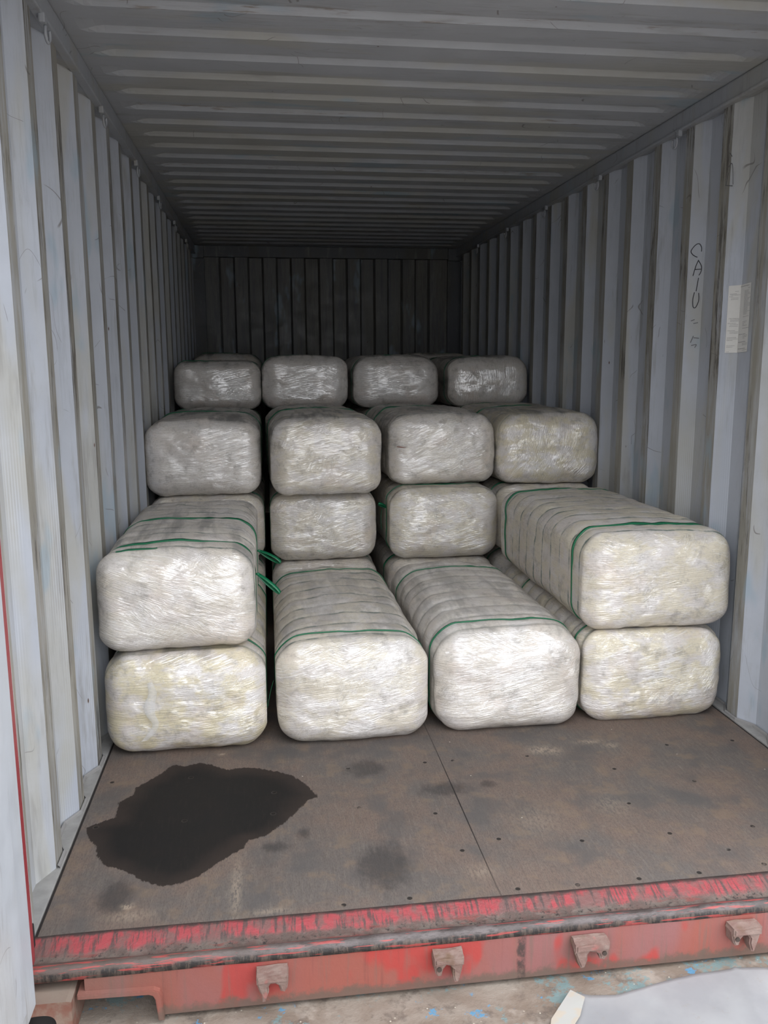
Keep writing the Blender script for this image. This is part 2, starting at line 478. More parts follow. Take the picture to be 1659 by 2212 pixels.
# ---- plywood floor with the big wet patch
STAIN = [(-1.145,.495),(-1.067,.545),(-1.074,.63),(-1.038,.675),(-1.031,.729),(-.986,.78),(-.928,.873),(-.888,.856),(-.842,.874),(-.81,.862),
 (-.745,.808),(-.683,.816),(-.636,.803),(-.573,.77),(-.528,.737),(-.491,.683),(-.468,.632),(-.447,.578),(-.482,.565),(-.505,.519),(-.564,.432),
 (-.612,.375),(-.659,.357),(-.678,.318),(-.745,.252),(-.792,.199),(-.832,.172),(-.885,.165),(-.936,.193),(-.972,.23),(-1.0,.255),(-1.054,.285),
 (-1.082,.334),(-1.097,.383),(-1.118,.423),(-1.132,.45)]
SCREWS = [(-.857,.493),(-.861,.769),(-.587,.628),(-.591,.496),(-1.115,.493),(-.336,.759),(-.327,.494),(-.246,.023),(.041,.022),(.202,.017),(.374,.02),
 (.546,.023),(.294,.762),(.558,.626),(.511,.401),(.558,.219),(.29,.218),(-.099,.427),(.055,.261),(-.063,.218),(.682,.116),(.742,.036),(.818,.775),
 (.784,.507),(-.069,.765),(.029,.765),(-1.116,.773),(-.417,.019),(.90,.03),(1.06,.03),(.818,.22),(1.07,.5),(1.07,.775)]
#          x      y     rx    ry   amount
SMUDGE = [(-.276,.75,.085,.075,.75),(-.291,.176,.085,.13,.8),(-.038,.57,.10,.055,.75),(-.586,.31,.05,.035,.7),(-.504,.372,.03,.04,.6),
 (-1.0,.137,.05,.09,.8),(-.86,.05,.05,.03,.35),(.109,.586,.035,.03,.7),(-.612,.2,.03,.12,.35),(-.70,.02,.10,.03,.35),(.5,.45,.2,.1,.2),(-.2,.42,.1,.05,.3)]
#  scraped lighter places
LIGHT = [(.36,.80,.05,.03,.8),(.40,.79,.03,.03,.7),(.55,.84,.05,.015,.7),(.62,.80,.03,.02,.6),(-.69,.13,.015,.12,.6),(-.95,.05,.06,.02,.5),
 (-.60,.02,.05,.012,.5),(-.766,.93,.015,.008,1.),(-.962,.09,.014,.012,1.2),(-.98,.70,.03,.012,.8),(.45,.40,.06,.06,.3),(.2,.35,.08,.08,.25),(-.03,.11,.04,.03,.4)]
def make_floor():
    g = 0.004
    xs = np.arange(-1.1640, 1.1641, g); ys = np.arange(0.0, 1.301, g)
    X, Y = np.meshgrid(xs, ys); n0, n1 = X.shape
    px, py = X.ravel(), Y.ravel()
    # signed distance to the stain outline
    P = np.array(STAIN); A, B = P, np.roll(P, -1, axis=0)
    best = np.full(px.shape, 9.0); inside = np.zeros(px.shape, bool)
    for a, b in zip(A, B):
        ab = b-a; t = np.clip(((px-a[0])*ab[0]+(py-a[1])*ab[1])/(ab@ab), 0, 1)
        best = np.minimum(best, np.hypot(px-a[0]-t*ab[0], py-a[1]-t*ab[1]))
        cond = ((a[1] > py) != (b[1] > py))
        xi = (b[0]-a[0])*(py-a[1])/((b[1]-a[1]) if abs(b[1]-a[1]) > 1e-9 else 1e-9)+a[0]
        inside ^= cond & (px < xi)
    sd = np.where(inside, best, -best)
    scr = np.full(px.shape, 1.0)
    for (sx_, sy_) in SCREWS: scr = np.minimum(scr, np.hypot(px-sx_, py-sy_))
    def blobs(L):
        r = np.zeros(px.shape)
        for (cx, cy, rx, ry, am) in L: r = np.maximum(r, am*np.exp(-(((px-cx)/rx)**2+((py-cy)/ry)**2)))
        return r
    seam = np.minimum(np.abs(px + 0.010 + 0.004*(py)), np.maximum(1.1610-np.abs(px), 0.0)*0.8)
    V = np.stack([px, py, np.zeros_like(px)], 1)
    idx = np.arange(n0*n1).reshape(n0, n1)
    Fq = np.stack([idx[:-1, :-1], idx[:-1, 1:], idx[1:, 1:], idx[1:, :-1]], -1).reshape(-1, 4)
    # plain boards further in, under the bales, and the underside
    ym = ys[-1]; x0, x1 = xs[0], xs[-1]
    ex = np.array([(x0, ym, 0), (x1, ym, 0), (x1, LEN, 0), (x0, LEN, 0),
                   (x0, 0, -.028), (x1, 0, -.028), (x1, LEN, -.028), (x0, LEN, -.028), (x0, 0, 0), (x1, 0, 0)], float)
    b = len(V)
    exf = np.array([(b, b+1, b+2, b+3), (b+4, b+7, b+6, b+5), (b+8, b+9, b+5, b+4), (b+3, b+2, b+6, b+7), (b+4, b+8, b+3, b+7), (b+9, b+5, b+6, b+2)])
    pad = lambda a, v: np.concatenate([a, np.full(len(ex), v)])
    k = NT('weathered_plywood')
    obj = k.n('ShaderNodeTexCoord').outputs['Object']
    n1_ = k.noise(k.coord(src=obj), 3.5, 4, 0.6, 0.4)
    col = k.mix(k.mr(n1_, 0.40, 0.60), (0.152, 0.112, 0.092), (0.118, 0.102, 0.093))
    gr = k.noise(k.coord(src=obj, scale=(60, 8, 1)), 1.6, 6, 0.72)
    col = k.mix(k.mr(gr, 0.46, 0.68, 0, 0.36), col, (0.20, 0.168, 0.140))
    gd = k.noise(k.coord(src=obj, scale=(70, 9, 1), loc=(3, 7, 0)), 1.7, 4, 0.7)
    col = k.mix(k.mr(gd, 0.50, 0.66, 0, 0.36), col, (0.080, 0.066, 0.057))
    fg = k.noise(k.coord(src=obj, scale=(300, 90, 1)), 1.0, 4, 0.75)
    col = k.mix(k.mr(fg, 0.47, 0.60, 0, 0.5), col, (0.075, 0.061, 0.052))
    rub = k.noise(k.coord(src=obj), 11, 4, 0.6)
    col = k.mix(k.mr(rub, 0.52, 0.66, 0, 0.5), col, (0.180, 0.130, 0.093))
    col = k.mix(k.mr(k.noise(k.coord(src=obj, loc=(5, 1, 0)), 6, 3), 0.50, 0.66, 0, 0.6), col, (0.080, 0.075, 0.073))
    sm = k.mr(k.math('ADD', k.attr('smudge'), k.math('MULTIPLY', k.math('SUBTRACT', k.noise(k.coord(src=obj, scale=(1.6, 1, 1)), 22, 6, 0.72), 0.5), 0.9)), 0.18, 0.70, 0, 0.62)
    col = k.mix(sm, col, (0.030, 0.028, 0.028))
    lg = k.math('MULTIPLY', k.attr('scrape'), k.mr(k.noise(k.coord(src=obj, scale=(3, 1, 1)), 45, 4, 0.7), 0.38, 0.58))
    col = k.mix(lg, col, (0.33, 0.265, 0.20))
    # tyre scuffs near the sill
    st = k.noise(k.coord(src=obj, scale=(150, 12, 1)), 1.0, 3)
    col = k.mix(k.math('MULTIPLY', k.mr(st, 0.58, 0.68, 0, 0.10), k.mr(k.noise(k.coord(src=obj, loc=(2, 2, 0)), 4, 2), 0.45, 0.6)), col, (0.30, 0.27, 0.24))
    # white specks
    vo = k.n('ShaderNodeTexVoronoi'); k.l(k.coord(src=obj), vo.inputs['Vector']); vo.inputs['Scale'].default_value = 17.0
    spk = k.math('MULTIPLY', k.mr(vo.outputs['Distance'], 0.045, 0.03), k.mr(k.noise(k.coord(src=obj), 9, 2), 0.56, 0.60))
    col = k.mix(spk, col, (0.55, 0.50, 0.42))
    # wet patch with feathery edge
    edge = k.noise(k.coord(src=obj, scale=(60, 16, 1)), 1.5, 4, 0.7)
    sdn = k.math('ADD', k.attr('stain'), k.math('MULTIPLY', k.math('SUBTRACT', edge, 0.5), 0.028))
    rim = k.mr(sdn, -0.002, 0.003)
    core = k.mr(k.math('ADD', sdn, k.math('MULTIPLY', k.math('SUBTRACT', n1_, 0.5), 0.12)), 0.0, 0.075)
    wet = k.mix(core, (0.026, 0.0195, 0.0165), (0.0095, 0.0088, 0.0086))
    wet = k.mix(k.mr(gr, 0.5, 0.75, 0, 0.25), wet, (0.030, 0.024, 0.020))
    col = k.mix(k.math('MULTIPLY', rim, 0.97), col, wet)
    hole = k.mr(k.attr('screw'), 0.0085, 0.0055)
    ringm = k.math('MULTIPLY', k.mr(k.attr('screw'), 0.0105, 0.0085), k.math('SUBTRACT', 1.0, hole))
    hl = k.math('MULTIPLY', hole, k.mr(k.noise(k.coord(src=obj), 45, 1), 0.30, 0.46))
    col = k.mix(k.math('MULTIPLY', ringm, 0.16), col, (0.20, 0.17, 0.14))
    col = k.mix(k.math('MULTIPLY', hl, 0.9), col, (0.012, 0.010, 0.009))
    sml = k.mr(k.attr('seam'), 0.0026, 0.0012)
    col = k.mix(k.math('MULTIPLY', sml, 0.95), col, (0.012, 0.010, 0.010))
    ht = k.math('SUBTRACT', k.math('ADD', k.math('MULTIPLY', gr, 0.4), k.math('MULTIPLY', rub, 0.3)), k.math('MULTIPLY', k.math('MAXIMUM', hole, sml), 1.2))
    k.set(color=col, rough=0.68, spec=k.math('SUBTRACT', 0.30, k.math('MULTIPLY', rim, 0.12)), normal=k.bump(ht, 0.003, 0.45))
    o = mesh_obj('floor', np.concatenate([V, ex]), np.concatenate([Fq, exf]), k.m,
                 attrs={'stain': pad(sd, -1), 'screw': pad(scr, 1), 'smudge': pad(blobs(SMUDGE), 0), 'scrape': pad(blobs(LIGHT), 0), 'seam': pad(seam, 1)})
    return tag(o, 'worn brown plywood container floor with a large dark wet patch', 'floor', kind='structure')
make_floor()

# ------------------------------------------------------------------ door sill with cam keepers and corner casting
GZ = -0.165
def red_mat(name, kind):
    k = NT(name)
    obj = k.n('ShaderNodeTexCoord').outputs['Object']; xyz = k.sep(obj)
    if kind == 'slope':
        a = k.noise(k.coord(src=obj, scale=(7, 4.0, 4.0)), 2.2, 5, 0.7)
        col = k.mix(k.mr(a, 0.44, 0.60), (0.29, 0.046, 0.052), (0.155, 0.072, 0.066))
        # dark scrapes running from the floor edge, dirt collecting outward
        s = k.noise(k.coord(src=obj, scale=(55, 7, 7), rot=(0, 0, 0.35)), 1.5, 5, 0.7)
        n = k.noise(k.coord(src=obj), 22, 5, 0.65)
        yb = k.math('ADD', xyz[1], k.math('MULTIPLY', k.math('SUBTRACT', n, 0.5), 0.045))
        col = k.mix(k.mr(s, 0.49, 0.60, 0, 0.85), col, (0.060, 0.045, 0.042))
        col = k.mix(k.mr(yb, -0.016, -0.002, 0, 0.92), col, (0.050, 0.040, 0.036))
        dirt = k.mr(yb, -0.042, -0.060)
        dc = k.mix(k.mr(n, 0.4, 0.62), (0.085, 0.062, 0.052), (0.125, 0.102, 0.086))
        dc = k.mix(k.mr(k.noise(k.coord(src=obj, scale=(4, 20, 20)), 3, 4), 0.55, 0.68, 0, 0.8), dc, (0.17, 0.045, 0.038))
        col = k.mix(k.math('MULTIPLY', dirt, 0.93), col, dc)
        gl = k.noise(k.coord(src=obj), 90, 4, 0.7)
        col = k.mix(k.math('MULTIPLY', dirt, k.mr(gl, 0.54, 0.66)), col, (0.028, 0.022, 0.020))
        k.set(color=col, rough=0.6, normal=k.bump(k.math('ADD', n, k.math('MULTIPLY', gl, 0.6)), 0.005, 0.6))
    elif kind == 'lip':
        n = k.noise(k.coord(src=obj, scale=(0.5, 1, 1)), 26, 5, 0.7)
        worn = k.mix(k.mr(n, 0.35, 0.65), (0.052, 0.040, 0.037), (0.105, 0.086, 0.083))
        zf = k.mr(k.math('ADD', xyz[2], k.math('MULTIPLY', k.math('SUBTRACT', n, 0.5), 0.012)), -0.016, -0.022)
        blk = k.mix(k.mr(k.noise(k.coord(src=obj, scale=(22, 6, 6)), 3, 6, 0.75), 0.44, 0.60), (0.020, 0.017, 0.016), (0.085, 0.062, 0.05))
        worn = k.mix(k.mr(k.noise(k.coord(src=obj, scale=(1, 4, 4)), 40, 5, 0.75), 0.52, 0.64, 0, 0.8), worn, (0.030, 0.022, 0.019))
        worn = k.mix(k.mr(xyz[0], -0.4, -0.9, 0, 0.7), worn, (0.085, 0.058, 0.046))
        col = k.mix(zf, worn, blk)
        red = k.mr(k.noise(k.coord(src=obj, scale=(5, 60, 60), loc=(2, 0, 0)), 2.0, 4), 0.56, 0.62, 0, 0.75)
        col = k.mix(red, col, (0.34, 0.05, 0.045))
        k.set(color=col, rough=0.5, normal=k.bump(n, 0.005, 0.6))
    else:
        a = k.noise(k.coord(src=obj, scale=(1, 1, 0.35)), 3.6, 3, 0.55, 0.5)
        b = k.noise(k.coord(src=obj, scale=(1, 1, 0.6), loc=(4, 2, 1)), 6.0, 3, 0.55)
        col = k.mix(k.mr(a, 0.40, 0.60), (0.265, 0.080, 0.060), (0.235, 0.098, 0.092))
        col = k.mix(k.mr(b, 0.53, 0.60, 0, 0.85), col, (0.36, 0.042, 0.036))
        st = k.noise(k.coord(src=obj, scale=(26, 1, 1.2)), 1.6, 4, 0.65)
        col = k.mix(k.mr(st, 0.52, 0.70, 0, 0.6), col, (0.14, 0.10, 0.082))
        col = k.mix(k.mr(st, 0.30, 0.42, 0.35, 0), col, (0.11, 0.042, 0.038))
        n = k.noise(k.coord(src=obj), 30, 5, 0.7)
        zz = k.math('ADD', xyz[2], k.math('MULTIPLY', k.math('SUBTRACT', n, 0.5), 0.07))
        col = k.mix(k.mr(zz, -0.120, -0.142, 0, 0.85), col, (0.11, 0.082, 0.064))
        left = k.mr(xyz[0], -0.75, -1.0, 0, 0.5)
        col = k.mix(left, col, (0.17, 0.105, 0.08))
        drip = k.math('MULTIPLY', k.mr(k.math('ABSOLUTE', k.math('SUBTRACT', k.math('ADD', xyz[0], k.math('MULTIPLY', n, 0.02)), 0.023)), 0.014, 0.006), k.mr(n, 0.35, 0.55))
        col = k.mix(k.math('MULTIPLY', drip, 0.9), col, (0.045, 0.035, 0.032))
        k.set(color=col, rough=0.5, normal=k.bump(n, 0.003, 0.4))
    return k.m
sill = empty('trim_6', (0, 0, 0)); tag(sill, 'worn red steel door sill across the container mouth', 'sill', kind='structure')
NX = 160
def sill_strip(name, prof, m, wob=0.0, smooth=True):
    xs = np.linspace(-1.185, 1.22, NX); V = []
    for i, x in enumerate(xs):
        for j, (y, z) in enumerate(prof):
            q = np.array([[x*3.0, j*0.7, 1.3], [x*11., j*0.9, 5.1]]); nn = vnoise(q, 3)
            V.append((x, y + wob*(nn[0]*0.6), z + wob*(0.5*nn[0]+0.4*nn[1])))
    k_ = len(prof); Fc = []
    for i in range(NX-1):
        for j in range(k_-1): Fc.append((i*k_+j, (i+1)*k_+j, (i+1)*k_+j+1, i*k_+j+1))
    Fc = [f[::-1] for f in Fc]
    return mesh_obj(name, V, Fc, m, sill, smooth=smooth)
s1 = sill_strip('tread_plate', [(0.0, -0.03), (0.0, 0.001), (-0.012, -0.001), (-0.03, -0.0065), (-0.05, -0.013), (-0.062, -0.018), (-0.075, -0.020), (-0.085, -0.020)], red_mat('scraped_red_sill', 'slope'), 0.002)
tag(s1, 'scraped bright red sloping plate')
s2 = sill_strip('sill_lip', [(-0.080, -0.034), (-0.080, -0.022), (-0.084, -0.013), (-0.091, -0.0095), (-0.099, -0.0085), (-0.107, -0.012), (-0.113, -0.019), (-0.1155, -0.028), (-0.1155, -0.036), (-0.111, -0.040)], red_mat('worn_sill_lip', 'lip'), 0.003)
tag(s2, 'dark worn rounded lip')
bm = bmesh.new()
face = [(-1.03, -0.034), (1.22, -0.034), (1.22, -0.152), (-0.866, -0.152), (-0.872, -0.100), (-0.878, -0.088), (-0.89, -0.083), (-1.03, -0.079)]
prism_bm(bm, face, 'y', -0.113, -0.103)
# thick rim round the hinge cut-out
rim = [(-1.045, -0.069), (-0.874, -0.074), (-0.861, -0.081), (-0.856, -0.096), (-0.853, -0.156), (-0.866, -0.156), (-0.871, -0.100), (-0.876, -0.090), (-0.885, -0.086), (-1.045, -0.081)]
prism_bm(bm, rim, 'y', -0.128, -0.06, 0.002)
M_FACE = red_mat('faded_red_sill_face', 'face')
tag(bm_obj('sill_face', bm, M_FACE, sill), 'faded red vertical face with a hinge cut-out')
bm = bmesh.new()
box_bm(bm, -0.84, 1.22, -0.10, 0.02, -0.150, -0.142)
box_bm(bm, -0.90, 1.22, 0.0, 0.02, -0.150, -0.03)
bm_obj('sill_channel', bm, M_FACE, sill)

def keeper_mat():
    k = NT('rusty_keeper_steel'); c = k.coord()
    n = k.noise(c, 30, 5, 0.7); n2 = k.noise(c, 14, 3)
    col = k.mix(k.mr(n, 0.38, 0.62), (0.19, 0.115, 0.096), (0.225, 0.16, 0.135))
    col = k.mix(k.mr(n2, 0.54, 0.66, 0, 0.8), col, (0.14, 0.085, 0.05))
    col = k.mix(k.mr(n2, 0.42, 0.34, 0, 0.6), col, (0.38, 0.10, 0.09))
    k.set(color=col, rough=0.65, normal=k.bump(n, 0.004, 0.8)); return k.m
M_KEEP = keeper_mat(); M_HOLE = plain('dirty_hole', (0.05, 0.035, 0.028), 0.8)
def keeper(xc, flip, hole, hgt=0.066, wd=0.072):
    P = [(-0.5, 0.0), (0.5, 0.0), (0.53, -0.10), (0.47, -0.55), (0.38, -0.70), (0.24, -0.66), (0.20, -0.42), (0.10, -0.30), (-0.06, -0.30), (-0.13, -0.42),
         (-0.12, -0.62), (-0.22, -0.98), (-0.32, -1.0), (-0.42, -0.62), (-0.52, -0.14)]
    P = [((-x if flip else x)*wd, z*hgt) for x, z in P]
    if flip: P = P[::-1]
    bm = bmesh.new()
    prism_bm(bm, P, 'y', -0.150, -0.112, 0.004)
    Q = [(-0.5*wd, 0.006), (0.5*wd, 0.006), (0.5*wd, -0.22*hgt), (-0.5*wd, -0.22*hgt)]
    prism_bm(bm, Q, 'y', -0.156, -0.112, 0.004)
    bmesh.ops.subdivide_edges(bm, edges=[e_ for e_ in bm.edges if e_.calc_length() > 0.012], cuts=2, use_grid_fill=True)
    for v in bm.verts:
        nz = vnoise(np.array([[v.co.x*55+xc*9, v.co.y*55, v.co.z*55]]), 2)[0]
        v.co.x += xc + 0.0026*nz; v.co.z += -0.052 + 0.0024*nz; v.co.y += 0.0024*nz
    o = bm_obj('cam_keeper', bm, M_KEEP, sill)
    if hole:
        hb = bmesh.new()
        bmesh.ops.create_cone(hb, cap_ends=True, segments=16, radius1=0.0058, radius2=0.0058, depth=0.006,
                              matrix=Matrix.Translation((xc+hole*wd, -0.1505, -0.052-0.36*hgt)) @ Matrix.Rotation(math.pi/2, 4, 'X'))
        bm_obj('keeper_hole', hb, M_HOLE, o)
    return o
keeper(-0.600, False, 0); keeper(-0.178, True, -0.34); keeper(0.181, False, 0.36, 0.066, 0.086); keeper(0.588, True, -0.34, 0.064, 0.076)

# corner casting with its oval hole
def casting():
    x0, x1, y0, y1, z0, z1 = -1.178, -1.052, -0.152, 0.02, GZ+0.001, -0.062
    bm = bmesh.new(); N = 48; cx, cz, rx, rz = -1.123, -0.122, 0.036, 0.030
    outer, inner, deep = [], [], []
    hx, hz = (x1-x0)/2, (z1-z0)/2; mx, mz = (x0+x1)/2, (z0+z1)/2
    for i in range(N):
        t = 2*math.pi*i/N; c, s = math.cos(t), math.sin(t); q = 1/max(abs(c)/hx, abs(s)/hz)
        outer.append(bm.verts.new((mx+c*q, y0, mz+s*q)))
        ux = cx + rx*math.copysign(abs(c)**0.7, c); uz = cz + rz*math.copysign(abs(s)**0.7, s)
        inner.append(bm.verts.new((ux, y0, uz))); deep.append(bm.verts.new((ux, y0+0.03, uz)))
    back = [bm.verts.new((v.co.x, y1, v.co.z)) for v in outer]
    for i in range(N):
        j = (i+1) % N
        bm.faces.new((outer[i], outer[j], inner[j], inner[i])); bm.faces.new((inner[i], inner[j], deep[j], deep[i]))
        bm.faces.new((outer[i], back[i], back[j], outer[j]))
    bm.faces.new(back); 
    k = NT('dusty_casting_steel'); c = k.coord(); n = k.noise(c, 16, 5, 0.65)
    col = k.mix(k.mr(n, 0.38, 0.62), (0.18, 0.078, 0.055), (0.215, 0.155, 0.12))
    nz = k.sep(k.n('ShaderNodeNewGeometry').outputs['Normal'])[2]
    col = k.mix(k.mr(nz, 0.5, 0.9, 0, 0.85), col, (0.205, 0.163, 0.13))   # settled dust on the upward face
    k.set(color=col, rough=0.7, normal=k.bump(n, 0.004, 0.5))
    o = bm_obj('corner_casting', bm, k.m, sill)
    hb = bmesh.new()
    prism_bm(hb, [(cx+rx*math.copysign(abs(math.cos(t))**0.7, math.cos(t))*0.999, cz+rz*math.copysign(abs(math.sin(t))**0.7, math.sin(t))*0.999) for t in [2*math.pi*i/24 for i in range(24)]], 'y', y0+0.029, y0+0.033)
    bm_obj('casting_hole_dark', hb, M_BLACK, o)  # black plate closes the hole, its inner dark is painted on
    tag(o, 'dusty corner casting with an oval hole')
casting()

# ---- left door leaf swung open, and the red front corner post
post = empty('trim_7', (0, 0, 0)); tag(post, 'red front corner post at the left of the opening', 'post', kind='structure')
bm = bmesh.new(); box_bm(bm, -1.235, -1.150, -0.115, -0.055, -0.06, 2.55, 0.004)
bm_obj('red_post', bm, M_REDPOST, post)
bm = bmesh.new(); box_bm(bm, -1.235, -1.166, -0.056, 0.0, -0.03, 2.33, 0.003)
bm_obj('inner_post', bm, M_WALL, post)
postr = empty('trim_8', (0, 0, 0)); tag(postr, 'front corner post at the right of the opening', 'post', kind='structure')
bm = bmesh.new(); box_bm(bm, 1.150, 1.235, -0.115, -0.055, -0.06, 2.55, 0.004); bm_obj('red_post', bm, M_REDPOST, postr)
bm = bmesh.new(); box_bm(bm, -1.235, 1.235, -0.115, -0.055, ZT+0.005, 2.56, 0.004)
tag(bm_obj('trim_9', bm, M_REDPOST), 'red door header above the opening', 'beam', kind='structure')
door = empty('door_1', (-1.127, -0.150, 0), math.radians(0)); tag(door, 'white steel door leaf swung open at the far left edge', 'door', kind='structure')
bm = bmesh.new(); box_bm(bm, -0.045, 0.0, -1.15, 0.0, -0.062, 2.42, 0.006)
bm_obj('door_panel', bm, M_DOOR, door)
bm = bmesh.new(); box_bm(bm, -0.004, 0.012, -1.12, -0.105, 0.0, 2.36, 0.005)
bm_obj('inner_lining', bm, M_DOOR, door)
bm = bmesh.new(); box_bm(bm, -0.055, -0.035, -0.003, 0.010, -0.05, 2.41, 0.003)
bm_obj('door_gasket', bm, M_BLACK, door)
bm = bmesh.new(); box_bm(bm, -1.176, -1.154, -0.054, -0.030, 0.0, 0.06, 0.004)
bm_obj('gap_dark_block', bm, M_BLACK, post)  # solid black block stands in for the dark open gap here

# ------------------------------------------------------------------ ground outside
def ground():
    k = NT('stained_concrete'); obj = k.n('ShaderNodeTexCoord').outputs['Object']
    a = k.noise(k.coord(src=obj), 4.5, 5, 0.65, 0.4)
    col = k.mix(k.mr(a, 0.38, 0.62), (0.170, 0.130, 0.100), (0.235, 0.200, 0.165))
    b = k.noise(k.coord(src=obj), 20, 5, 0.7)
    col = k.mix(k.mr(b, 0.52, 0.68, 0, 0.7), col, (0.095, 0.075, 0.062))
    col = k.mix(k.mr(k.noise(k.coord(src=obj, loc=(1, 4, 0)), 9, 4, 0.6), 0.56, 0.66, 0, 0.7), col, (0.29, 0.25, 0.21))
    c = k.noise(k.coord(src=obj, loc=(7.3, 2, 0)), 7.5, 6, 0.72)
    col = k.mix(k.mr(c, 0.545, 0.60, 0, 0.7), col, (0.125, 0.225, 0.235))
    d = k.noise(k.coord(src=obj, loc=(2.2, 9, 0)), 11, 6, 0.72)
    col = k.mix(k.mr(d, 0.60, 0.635, 0, 0.9), col, (0.07, 0.215, 0.35))
    v = k.n('ShaderNodeTexVoronoi'); k.l(k.coord(src=obj), v.inputs['Vector']); v.inputs['Scale'].default_value = 60.0
    col = k.mix(k.math('MULTIPLY', k.mr(v.outputs['Distance'], 0.16, 0.10), k.mr(b, 0.52, 0.6)), col, (0.42, 0.38, 0.31))
    k.set(color=col, rough=0.75, normal=k.bump(k.math('ADD', a, b), 0.01, 0.5))
    V = [(-14, -14, GZ), (14, -14, GZ), (14, 14, GZ), (-14, 14, GZ), (-14, -14, GZ-.2), (14, -14, GZ-.2), (14, 14, GZ-.2), (-14, 14, GZ-.2)]
    o = mesh_obj('ground', V, [(0, 1, 2, 3), (4, 7, 6, 5), (0, 4, 5, 1), (1, 5, 6, 2), (2, 6, 7, 3), (3, 7, 4, 0)], k.m)
    tag(o, 'stained concrete yard with flakes of blue paint', 'ground', kind='structure')
ground()

# ---- milky plastic sheet lying on the ground
def sheet():
    top = [(.119, -.173), (.164, -.190), (.226, -.195), (.301, -.187), (.344, -.173), (.449, -.158), (.564, -.151), (.642, -.165), (.75, -.155), (.95, -.17), (1.15, -.16)]
    root = empty('plastic_sheet', (0.6, -0.45, GZ)); tag(root, 'milky translucent plastic sheet lying on the concrete below the sill', 'plastic sheet')
    nx, ny = 90, 60; V = []
    tx = np.array([p[0] for p in top]); ty = np.array([p[1] for p in top])
    for i in range(nx):
        u = i/(nx-1); xt = .119 + u*(1.15-.119); yt = np.interp(xt, tx, ty)
        for j in range(ny):
            t = j/(ny-1)
            x = xt - (0.56*t)*(1-u)*0.95; y = yt + (-0.85-yt)*t
            h = fbm(np.array([[x*5, y*5, 0.3]]), 5, 3)[0]; cr = abs(vnoise(np.array([[x*9+y*4, y*3-x*5, 1.]]), 9)[0])
            V.append((x-0.6, y+0.45, 0.006 + 0.004*(h+1) + 0.004*(1-min(1, cr*6))))
    Fc = [(i*ny+j, i*ny+j+1, (i+1)*ny+j+1, (i+1)*ny+j) for i in range(nx-1) for j in range(ny-1)]
    k = NT('milky_plastic'); c = k.coord(); n = k.noise(c, 6, 4, 0.6); n2 = k.noise(c, 40, 4, 0.7)
    col = k.mix(k.mr(n, 0.35, 0.65), (0.30, 0.30, 0.31), (0.355, 0.355, 0.36)); col = k.mix(k.mr(n2, 0.60, 0.72, 0, 0.35), col, (0.3, 0.27, 0.24))
    k.set(color=col, rough=0.33, alpha=0.74, normal=k.bump(n, 0.006, 0.5))
    o = mesh_obj('sheet_film', V, Fc, k.m, root, smooth=True)
    sm = o.modifiers.new('film', 'SOLIDIFY'); sm.thickness = 0.0008
    kf = NT('folded_plastic'); c = kf.coord(); n = kf.noise(c, 22, 3)
    kf.set(color=kf.mix(kf.mr(n, 0.45, 0.55), (0.40, 0.40, 0.375), (0.43, 0.385, 0.32)), rough=0.35)
    P = [(.119, -.173, .016), (.142, -.208, .022), (.110, -.262, .022), (-.02, -.40, .02), (.043, -.255, .014)]
    P = [(x-0.6, y+0.45, z) for x, y, z in P]
    f = mesh_obj('folded_corner', P, [(4, 3, 2), (4, 2, 1), (4, 1, 0)], kf.m, root)
    sm = f.modifiers.new('film', 'SOLIDIFY'); sm.thickness = 0.002
    tag(f, 'folded-over cream corner')
sheet()

